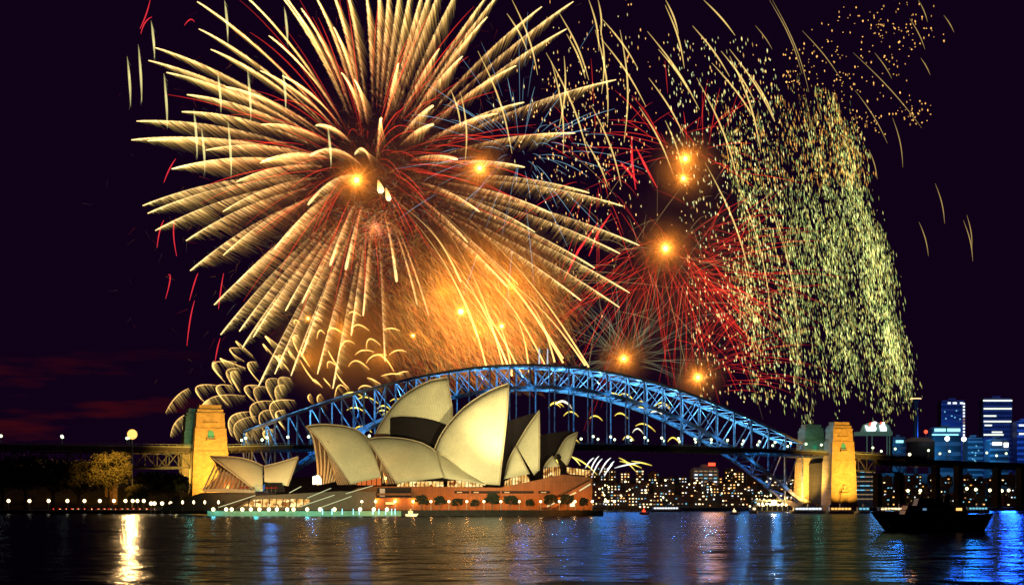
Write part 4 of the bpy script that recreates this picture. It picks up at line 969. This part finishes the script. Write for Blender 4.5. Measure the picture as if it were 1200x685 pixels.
# spent trails sinking on the far left and the top
wl = empty('sinking_comet_firework', at(165, 80, GD-60), 'thin olive comet trails sinking straight down left of the golden palm', 'firework')
for x, y0, y1 in ((150, 66, 124), (163, 52, 120), (178, 24, 68), (193, 86, 150), (228, 128, 186), (256, 86, 132), (291, 82, 142), (237, 150, 200), (332, 82, 128), (268, 142, 205), (264, 0, 46), (334, 8, 52), (385, 150, 196)):
    q = MB(); n = 14; cols = []; pts = []; rad = []
    for i in range(n+1):
        f = i/n; pts.append(at(x+4*math.sin(f*1.6)-1, y0+(y1-y0)*f, GD-60)); rad.append(.2+1.1*math.sin(math.pi*f)); cols.append(mulc((.30, .26, .10), .35+.9*math.sin(math.pi*f)))
    q.tube(pts, rad, 4, cols=cols, cap=False)
    for i in range(26):
        f = R.random(); q.blade(at(x+4*math.sin(f*1.6)-1, y0+(y1-y0)*f, GD-60), at(x+R.uniform(1, 4), y0+(y1-y0)*f+R.uniform(4, 9), GD-60), .5, .2, (.12, .11, .04), (.04, .04, .02))
    q.build('trail', SPARK, wl)

# curled hook comets low on the left
hk = empty('curled_comet_firework', at(330, 560, 1500), 'low golden firework of curled hook shaped comets above the left pylon', 'firework')
def hook(pts2, wid, D, cnt=60, head=(1.0, .55, .16), veil=(.26, .17, .05), parent=None, k=.8, w=.62):
    """pts2: quadratic arc start, apex control, end; sparks fall from it"""
    m = MB(); a, b, c = [Vector(p) for p in pts2]; P = lambda t: a*(1-t)**2+b*2*t*(1-t)+c*t*t; n = 14; sc = D/F
    m.tube([at(*P(i/n), D) for i in range(n+1)], [sc*w*(.3+.7*math.sin(math.pi*min(1, .15+.75*i/n))) for i in range(n+1)], 4, cols=[mulc(head, k*(.18+.82*math.sin(math.pi*(.1+.75*i/n))**1.5)) for i in range(n+1)], cap=False)
    for i in range(cnt):
        f = R.random(); p = P(f); ln = wid*R.uniform(.5, 1.2)*(.15+.85*math.sin(math.pi*min(1, f*.85+.12)))
        m.blade(at(p.x, p.y, D), at(p.x+ln*.55, p.y+ln*.8, D+R.uniform(-2, 2)), sc*.8, sc*.3, mulc(veil, k*R.uniform(.7, 1.4)), mulc((veil[0]*.6, veil[1]*.8, veil[2]), .10*k))
    return m.build('trail', SPARK, parent)
z = lambda x, y: (190+x/4.894, 380+y/4.894)
for p in (((150, 366), (70, 400), (20, 505)), ((150, 510), (60, 540), (48, 640)), ((330, 350), (110, 320), (240, 440)), ((400, 350), (230, 320), (380, 460)), ((480, 410), (270, 380), (230, 470)), ((430, 215), (200, 190), (340, 300)), ((440, 250), (320, 240), (400, 340)), ((340, 195), (300, 185), (480, 250)), ((480, 140), (300, 110), (470, 210)), ((520, 180), (380, 50), (440, 120)), ((540, 215), (430, 200), (560, 330)), ((560, 350), (400, 330), (530, 440)), ((610, 360), (470, 330), (560, 460)), ((660, 310), (540, 290), (640, 440)), ((740, 310), (620, 270), (690, 400)), ((650, 440), (440, 420), (530, 560)), ((640, 490), (510, 480), (580, 610)), ((500, 500), (330, 500), (400, 640)), ((540, 525), (360, 540), (430, 660)), ((760, 435), (560, 410), (640, 540)), ((700, 490), (600, 490), (700, 590)), ((560, 585), (460, 590), (480, 680)), ((680, 130), (540, 20), (620, 100)), ((640, 180), (540, 60), (600, 150)), ((720, 250), (600, 120), (680, 230)), ((700, 190), (640, 140), (680, 250)), ((760, 190), (700, 110), (740, 190)), ((700, 345), (620, 340), (660, 440)), ((180, 540), (90, 560), (130, 640)), ((640, 600), (540, 600), (600, 660)), ((300, 210), (260, 220), (360, 330)), ((430, 270), (350, 250), (440, 380)), ((270, 430), (240, 440), (220, 480)), ((780, 60), (720, 50), (780, 160))):
    a, b, c = [z(*q) for q in p]; hook((a, b, c), R.uniform(9, 22), 1480, int(R.uniform(35, 85)), k=R.uniform(.4, .85), parent=hk, veil=(.20, .125, .03))
yk = empty('orange_hook_firework', at(430, 520, 1500), 'bright orange yellow hook comets rising behind the left half of the arch', 'firework')
z = lambda x, y: (340+x/5.271, 340+y/5.271)
for p in (((400, 330), (320, 270), (300, 400)), ((490, 250), (410, 180), (380, 240)), ((440, 160), (380, 110), (360, 150)), ((560, 340), (470, 250), (470, 360)), ((640, 500), (590, 400), (545, 400)), ((300, 480), (250, 410), (235, 370)), ((300, 480), (220, 400), (230, 480)), ((360, 600), (310, 560), (280, 500)), ((350, 610), (290, 540), (275, 660)), ((490, 490), (400, 390), (360, 470)), ((560, 580), (500, 540), (475, 540)), ((510, 600), (450, 570), (420, 610)), ((520, 380), (440, 350), (400, 400)), ((600, 400), (500, 380), (470, 450)), ((680, 250), (620, 220), (580, 245)), ((720, 380), (660, 350), (610, 400)), ((215, 270), (175, 210), (165, 300)), ((330, 270), (250, 200), (230, 260)), ((120, 470), (70, 400), (60, 370)), ((180, 580), (130, 560), (60, 430)), ((200, 600), (140, 530), (140, 560)), ((730, 500), (690, 500), (650, 520)), ((60, 200), (20, 160), (25, 210)), ((250, 590), (220, 560), (205, 540)), ((125, 640), (100, 650), (120, 685)), ((190, 640), (160, 650), (170, 690)), ((700, 520), (620, 505), (560, 530)), ((200, 190), (150, 150), (150, 180))):
    a, b, c = [z(*q) for q in p]; hook((a, b, c), R.uniform(5, 22), 1460, 16, (1.2, .66, .16), (.16, .08, .015), yk, w=.75)
for i in range(34):      # yellow arcs seen through the truss
    x = R.uniform(395, 540) if i < 14 else R.uniform(640, 800); y = R.uniform(455, 508) if i < 14 else R.uniform(462, 520); s = R.uniform(12, 26)
    hook(((x+s, y+R.uniform(2, 8)), (x+s*.45, y-7), (x, y+R.uniform(0, 4))), 3, 1440, 14, (1.0, .72, .10) if R.random() < .8 else (.8, .75, .6), (.22, .15, .03), yk, w=.8)
for x, y, dx, dy, c in ((662, 555, -20, -24, (1, .8, .12)), (668, 552, -16, -14, (1, .8, .12)), (700, 556, -32, -22, (1, .8, .12)), (745, 552, -20, -16, (1, .8, .12)), (752, 548, -26, -8, (1, .8, .12)), (764, 545, -24, -5, (1, .8, .12)), (690, 556, 12, -22, (1, 1, .95)), (694, 557, 12, -20, (1, 1, .95)), (702, 556, 14, -20, (1, 1, .95)), (708, 558, 10, -14, (1, 1, .95)), (686, 548, 10, -12, (1, 1, .95)), (712, 552, 8, -12, (.9, 1, .95)), (720, 548, 30, -6, (.9, .95, .9)), (680, 545, -10, -10, (1, .85, .2))):
    hook(((x, y), (x+dx*.5, y+dy*.8), (x+dx, y+dy)), 2, 1440, 8, c, mulc(c, .15), yk, w=.8)

# flashes: white-hot cores with a spray of orange sparks round them
def flash(x, y, r, core_r, label, n=420, D=GD-60, power=1.0, col=(.75, .24, .03)):
    e = empty('firework_flash', at(x, y, D), label, 'firework', None); sc = D/F
    MB().ball(at(x, y, D), core_r*sc*.85, (2.6, 1.35, .42), 14, 10).build('core', SPARK, e, smooth=True)
    m = MB(); r *= 1.15; n = int(n*2.2)
    for i in range(n):
        v = Vector((R.gauss(0, 1), R.gauss(0, 1), R.gauss(0, 1))).normalized(); L1 = r*sc*min(1.15, abs(R.gauss(0, .42))+.22); s0 = core_r*sc*.3
        c = at(x, y, D); k = R.uniform(.3, 1.1)
        a = c+v*s0; mid = c+v*L1*.5; b = c+v*L1
        m.blade(a, mid, .42*sc, .5*sc, mulc((1.0, .38, .05), .34*k), mulc(col, .20*k), 1.5); m.blade(mid, b, .5*sc, .15*sc, mulc(col, .20*k), mulc(col, .01), 1.5)
    m.build('spark_spray', SPARK, e)
    lamp('flash_light', 'POINT', at(x, y, D-12), 4.6e4*power, (1, .34, .05), size=3)
flash(418, 211, 30, 3.6, 'brilliant orange flash left of centre in the golden palm', 500, power=1.0)
flash(562, 197, 26, 3.0, 'orange flash between the right hand trails of the golden palm', 420, power=.8)
flash(780, 291, 30, 3.6, 'brightest orange flash in the middle of the red burst', 460, power=.9)
flash(803, 186, 27, 3.0, 'upper of the two close orange flashes above the red burst', 420, power=.9)
flash(801, 209, 22, 2.4, 'lower of the two close orange flashes above the red burst', 320, power=.6)
flash(540, 365, 22, 3.6, 'yellow orange flash in the glowing smoke above the arch', 320, power=1.0)
flash(588, 382, 14, 2.2, 'small flash right of the bigger one in the glowing smoke', 200, power=.7)
flash(484, 393, 11, 1.6, 'small faint flash low in the smoke left of the others', 140, power=.3)
flash(361, 373, 12, 1.4, 'small orange flash among the lower left golden trails', 140, power=.3)
flash(731, 420, 26, 2.2, 'orange flash just above the arch with grey blue streaks round it', 380, power=.4, D=1560)
flash(818, 442, 25, 2.6, 'orange flash touching the right shoulder of the arch', 420, power=.5, D=1560)

# red bursts on the right
r1 = empty('red_burst_firework', at(780, 300, 1700), 'red firework of long falling lines round the brightest right flash', 'firework')
lines(95, (780, 285), 90, 225, 215, 325, 60, 1700, (.30, .012, .004), (.27, .010, .004), .45, r1, t0=.22, cj=20, jit=34)
lines(36, (800, 200), 50, 150, -30, 210, 40, 1700, (.22, .010, .004), (.26, .01, .006), .6, r1, t0=.35, cj=18, jit=30)
r2 = empty('red_arc_firework', at(800, 330, 1720), 'red firework arcs curving to the right through the green glitter', 'firework')
lines(95, (770, 330), 110, 200, -40, 40, 55, 1720, (.27, .010, .005), (.22, .008, .004), .5, r2, t0=.45, jit=50, cj=34)
r3 = empty('red_crackle_firework', at(700, 150, 1700), 'short red streaks scattered between the golden palm and the orange flashes', 'firework')
lines(46, (700, 220), 20, 150, 0, 360, 60, 1700, (.20, .008, .004), (.24, .01, .006), .55, r3, t0=.45, jit=50)
for a in ((700, 262, 660, 330), (716, 250, 690, 300), (745, 172, 770, 220), (727, 190, 748, 215), (740, 160, 745, 222)):
    MB().tube([at(a[0], a[1], 1700), at((a[0]+a[2])/2-2, (a[1]+a[3])/2-3, 1700), at(a[2], a[3], 1700)], [.6, 1.4, .6], 4, cols=[(.3, .01, .01), (.6, .02, .02), (.3, .01, .01)], cap=False).build('trail', SPARK, r3)
r4 = empty('red_fan_firework', at(820, 440, 1560), 'low red fan of lines spreading right from the flash at the arch shoulder', 'firework')
lines(60, (800, 452), 90, 170, -5, 60, 62, 1700, (.24, .01, .005), (.17, .008, .005), .45, r4, t0=.42, cj=14, jit=26)

# fine blue-grey streaks
bl = empty('blue_streak_firework', at(620, 130, 1650), 'thin blue grey streaks woven through the right side of the golden palm', 'firework')
lines(85, (610, 190), 20, 150, 0, 360, 46, 1650, (.06, .12, .17), (.10, .20, .26), .42, bl, t0=.45, jit=55)
b2 = empty('teal_spray_firework', at(731, 420, 1600), 'fine teal and grey lines spraying from the flash above the arch crown', 'firework')
lines(90, (731, 422), 30, 110, -20, 200, 26, 1600, (.09, .08, .03), (.025, .05, .045), .34, b2, t0=.18, jit=26, cj=6)
lines(95, (770, 330), 30, 170, 0, 360, 60, 1650, (.16, .09, .03), (.10, .07, .03), .34, empty('gold_thread_firework', at(770, 330, 1650), 'thin dull gold threads tangled among the red lines on the right', 'firework'), t0=.4, jit=60, cj=40)

# tall gold streaks slanting through the right of the palm
gs = empty('slanting_gold_firework', at(760, 180, 1640), 'long slanting golden streaks falling above the red burst', 'firework')
zs = lambda x, y: (680+x/3.115, y/3.115)
st_ = [zs(*a)+zs(*b) for a, b in (((245, 115), (435, 400)), ((80, 70), (210, 250)), ((75, 140), (240, 390)), ((450, 0), (565, 130)), ((410, 95), (545, 280)), ((545, 180), (710, 445)), ((250, 285), (380, 500)), ((40, 385), (150, 680)), ((425, 285), (580, 680)), ((310, 20), (380, 250)), ((690, 0), (810, 270)), ((480, 230), (640, 440)), ((215, 390), (340, 640)), ((15, 510), (100, 680)), ((285, 180), (400, 340)), ((65, 0), (75, 130)), ((55, 110), (100, 450)), ((310, 440), (380, 660)), ((145, 110), (160, 520)), ((545, 205), (660, 560)))]
st_ += [(885, 30, 905, 58), (600, 0, 630, 88), (655, 15, 690, 94), (594, 16, 618, 60), (640, 62, 690, 186), (646, 72, 660, 180), (664, 40, 686, 92), (560, 60, 600, 180), (661, 66, 655, 150), (540, 110, 545, 190), (528, 105, 540, 150), (905, 0, 948, 108), (880, 88, 908, 142), (940, 36, 985, 92), (1000, 62, 1080, 150), (1096, 215, 1107, 262), (1077, 260, 1088, 300), (1129, 258, 1140, 306), (1133, 252, 1139, 292), (1046, 138, 1058, 196), (1025, 62, 1045, 92), (1018, 175, 1028, 210), (1002, 106, 1040, 168), (1066, 22, 1084, 58), (1079, 68, 1090, 88), (1076, 0, 1087, 26), (1106, 18, 1118, 38), (860, 205, 905, 385), (826, 190, 880, 330), (888, 205, 940, 420), (900, 220, 935, 450), (845, 60, 885, 120), (690, 0, 702, 60), (703, 30, 705, 110), (780, 0, 795, 40)]
for i, (x0, y0, x1, y1) in enumerate(st_[:98]):
    D = 1640+R.uniform(-60, 60); sc = D/F; q = MB(); n = 10; bow = (y1-y0)*.05; thin = .55 if x0 > 880 or y0 > 190 else 1.0; kk = .5 if x0 > 880 else 1.0
    q.tube([at(x0+(x1-x0)*t+bow*math.sin(math.pi*t), y0+(y1-y0)*t, D) for t in [j/n for j in range(n+1)]], [sc*thin*(.15+.75*math.sin(math.pi*(.08+.86*j/n))) for j in range(n+1)], 4, cols=[mulc((.50, .34, .10), kk*(.25+.75*math.sin(math.pi*(.1+.75*j/n)))) for j in range(n+1)], cap=False)
    q.build('trail', SPARK, gs)

# glowing brocade over the left half of the arch
bq = empty('brocade_firework', at(470, 210, 1600), 'dense orange brocade of falling sparks filling the sky above the arch crown', 'firework')
for x0, y0, x1, y1 in ((470, 240, 540, 330), (500, 262, 600, 440), (523, 268, 590, 430), (545, 300, 640, 430), (540, 275, 660, 425), (570, 310, 686, 428), (512, 300, 570, 430), (560, 340, 600, 436), (505, 290, 612, 440), (530, 330, 600, 440), (478, 250, 560, 395), (590, 350, 620, 436), (600, 330, 650, 424), (519, 250, 660, 420), (548, 255, 690, 430)):
    D = 1590; sc = D/F; q = MB(); n = 16
    q.tube([at(x0+(x1-x0)*t+6*math.sin(math.pi*t), y0+(y1-y0)*t-7*math.sin(math.pi*t), D) for t in [j/n for j in range(n+1)]], [sc*(.25+.75*j/n) for j in range(n+1)], 4, cols=[mulc((1.1, .62, .17), .12+.88*(j/n)**1.5) for j in range(n+1)], cap=False).build('trail', SPARK, bq)
fine = MB()
for i in range(8000):
    u = R.random(); cx = 560+R.gauss(0, 60); cyy = 368+R.gauss(0, 46)
    if cyy > 455 or cx > 700: continue
    a = math.radians(R.gauss(55, 16)); ln = R.uniform(10, 34); D = 1600+R.uniform(-70, 120); sc = D/F
    edge = max(0, 1-((cx-560)/142)**2-((cyy-372)/118)**2); k = edge*R.uniform(.3, 1.2)
    c = R.choice(((.26, .115, .014), (.30, .10, .010), (.22, .12, .03), (.34, .05, .01)))
    fine.blade(at(cx-math.cos(a)*ln/2, cyy-math.sin(a)*ln/2, D), at(cx+math.cos(a)*ln/2, cyy+math.sin(a)*ln/2, D), .5*sc, .7*sc, mulc(c, .25*k), mulc(c, .9*k))
o = fine.build('fine_sparks', SPARK, bq); o['kind'] = 'stuff'
# curls and red flecks inside the palm
cl = MB()
for i in range(4200):
    a = R.uniform(0, 2*math.pi); r = abs(R.gauss(0, 105)); cx, cyy = 440+math.cos(a)*r*1.1, 265+math.sin(a)*r*1.15
    if cyy > 450: continue
    aa = R.uniform(0, math.pi); ln = R.uniform(4, 15); D = GD+R.uniform(-80, 120); sc = D/F; c = R.choice(((.40, .05, .01), (.36, .03, .01), (.26, .10, .02), (.10, .12, .08), (.34, .15, .03)))
    k = R.uniform(.3, 1.0)*math.exp(-r/150)
    cl.blade(at(cx, cyy, D), at(cx+math.cos(aa)*ln, cyy+math.sin(aa)*ln, D), .45*sc, .3*sc, mulc(c, k), mulc(c, .4*k))
o = cl.build('fine_sparks', SPARK, gb_); o['kind'] = 'stuff'

# green glitter rain and amber glitter
def glitter(name, n, fn, label):
    m = MB(); made = 0
    while made < n:
        x, y, ln, w, c, s = fn(); D = 1600+R.uniform(-90, 90); sc = D/F; made += 1
        p = at(x, y, D); q = at(x+s*ln, y+ln, D); m.tube([p, p.lerp(q, .5), q], [w*sc*.35, w*sc, w*sc*.3], 4, cols=[mulc(c, .5), c, mulc(c, .5)], cap=False)
    o = m.build(name, SPARK); tag(o, label, 'firework'); o['kind'] = 'stuff'; return o
def xr(y): return 972+86*min(1, max(0, (y-100)/330))**.8
RC = [(R.random()**1.25, R.uniform(85, 330) if R.random() < .35 else R.uniform(95, 170), R.uniform(380, 500), R.uniform(.35, 1.3), R.uniform(-8, 14)) for i in range(105)]
def rain():
    while True:
        u, ya, yb, kk, off = R.choice(RC)
        y = R.uniform(ya, yb)
        x = xr(y)+off+R.gauss(0, 1)*3-u*(150 if y < 300 else 178)+R.gauss(0, 2.0)
        if R.random() > .30+.70*(.5+.5*math.sin(y*.045+u*37)): continue
        if x < 925 and R.random() < .45: continue
        k = R.uniform(.15, 1.0)*kk
        c = R.choice(((.50, .50, .12), (.38, .48, .12), (.80, .82, .30), (.62, .48, .11), (.26, .40, .11)))
        if y < 215 and R.random() < .4: c = (.8, .36, .06)
        return x, y, R.uniform(1.8, 8.0), R.uniform(.22, .52), mulc(c, k*.95), .13
glitter('green_glitter_rain', 10500, rain, 'curtain of pale green glitter raining down right of the red bursts')
def sparse():
    y = R.uniform(40, 470); x = 790+R.random()*130+(y-200)*.1; c = R.choice(((.75, .42, .12), (.70, .60, .22), (.55, .62, .28)))
    return x, y, R.uniform(2, 6), R.uniform(.4, .85), mulc(c, R.uniform(.3, 1.1)), .12
glitter('sparse_gold_glitter', 950, sparse, 'sparse gold and green glitter specks among the red lines')
def amber():
    k = R.choice(((1010, 45, 30), (1045, 72, 22), (1075, 30, 26), (960, 60, 24), (990, 100, 22), (1070, 130, 16), (930, 85, 20), (1040, 20, 26), (1015, 140, 16)))
    return R.gauss(k[0], k[2]*.7), R.gauss(k[1], k[2]*.6), R.uniform(.8, 3.2), R.uniform(.4, .95), mulc((1, .5, .12), R.uniform(.25, 1.1)), .08
glitter('amber_glitter', 330, amber, 'scattered amber glitter dots in the black upper right sky')
def mid():
    return R.gauss(690, 42), R.gauss(150, 70), R.uniform(1.5, 5), R.uniform(.4, .8), mulc(R.choice(((1, .55, .16), (.8, .65, .25), (.9, .4, .1))), R.uniform(.3, 1.0)), .06
glitter('orange_glitter', 520, mid, 'orange glitter dots between the golden palm and the red burst')

# smoke lit by the flashes
def smoke(name, c, rad, dens, label, D=1640, nscale=.012, contrast=(.35, .7), power=1.0, inner=.25):
    m = bpy.data.materials.new(name); m.use_nodes = True; N, L = nodes(m.node_tree)
    o = N('ShaderNodeOutputMaterial'); v = N('ShaderNodeVolumePrincipled'); v.inputs['Color'].default_value = (.9, .62, .30, 1); v.inputs['Anisotropy'].default_value = .1
    t = N('ShaderNodeTexCoord'); n = N('ShaderNodeTexNoise'); n.inputs['Scale'].default_value = nscale; n.inputs['Detail'].default_value = 3; L(t.outputs['Object'], n.inputs['Vector'])
    ln_ = N('ShaderNodeVectorMath', operation='LENGTH'); dv = N('ShaderNodeVectorMath', operation='DIVIDE'); dv.inputs[1].default_value = (rad[0]*D/F, rad[2], rad[1]*D/F); L(t.outputs['Object'], dv.inputs[0]); L(dv.outputs[0], ln_.inputs[0])
    fo = N('ShaderNodeMapRange', interpolation_type='SMOOTHSTEP'); fo.inputs['From Min'].default_value = 1; fo.inputs['From Max'].default_value = inner; L(ln_.outputs['Value'], fo.inputs['Value'])
    nr = N('ShaderNodeMapRange'); nr.inputs['From Min'].default_value = contrast[0]; nr.inputs['From Max'].default_value = contrast[1]; nr.inputs['To Min'].default_value = .15; L(n.outputs['Fac'], nr.inputs['Value'])
    pw = N('ShaderNodeMath', operation='POWER'); pw.inputs[1].default_value = power; L(fo.outputs[0], pw.inputs[0])
    mu = N('ShaderNodeMath', operation='MULTIPLY'); L(pw.outputs[0], mu.inputs[0]); L(nr.outputs[0], mu.inputs[1]); m2_ = N('ShaderNodeMath', operation='MULTIPLY'); m2_.inputs[1].default_value = dens; L(mu.outputs[0], m2_.inputs[0]); L(m2_.outputs[0], v.inputs['Density'])
    L(v.outputs[0], o.inputs['Volume'])
    ctr = at(c[0], c[1], D); b = MB().ball((0, 0, 0), 1, nu=20, nv=14); b.v = [Vector((q.x*rad[0]*D/F, q.y*rad[2], q.z*rad[1]*D/F)) for q in b.v]
    ob = b.build(name, m); ob.location = ctr; tag(ob, label, 'smoke'); ob['kind'] = 'stuff'
smoke('orange_smoke', (560, 350), (135, 112, 90), .019, 'cloud of orange lit smoke above the crown of the arch')
smoke('low_smoke', (410, 400), (115, 85, 80), .011, 'brown gold smoke among the lower trails left of the arch crown')
for p in ((400, 385), (450, 420), (360, 420)): lamp('burst_light', 'POINT', at(*p, 1620), 5.5e4, (1, .42, .055), size=5)
for i_, (x_, y_, r_) in enumerate(((780, 291, 36), (803, 196, 40), (731, 420, 32), (818, 442, 32), (562, 197, 34), (418, 211, 36))):
    smoke('flash_smoke', (x_, y_), (r_*1.5, r_*1.5, r_*1.5), .045, ('orange lit smoke ball round the brightest flash of the red burst', 'orange lit smoke round the two close flashes high on the right', 'orange lit smoke round the flash above the arch crown', 'orange lit smoke round the flash at the arch shoulder', 'orange lit smoke round the flash right of the palm core', 'orange lit smoke round the flash left of the palm core')[i_], D=GD-50 if y_ < 400 else 1570, nscale=.035, contrast=(.3, .65), power=2.0, inner=0)
smoke('red_haze', (800, 320), (130, 150, 90), .0035, 'thin brown red smoke drifting behind the red bursts', contrast=(.38, .68))
smoke('golden_smoke', (440, 235), (180, 165, 100), .005, 'thin smoke glowing at the heart of the golden palm')
for p, w in (((600, 335), 5e4), ((560, 390), 5.5e4), ((520, 340), 4e4), ((625, 400), 4.5e4), ((560, 300), 2.5e4)):
    lamp('burst_light', 'POINT', at(*p, 1600), w*2.0, (1, .38, .04), size=6)
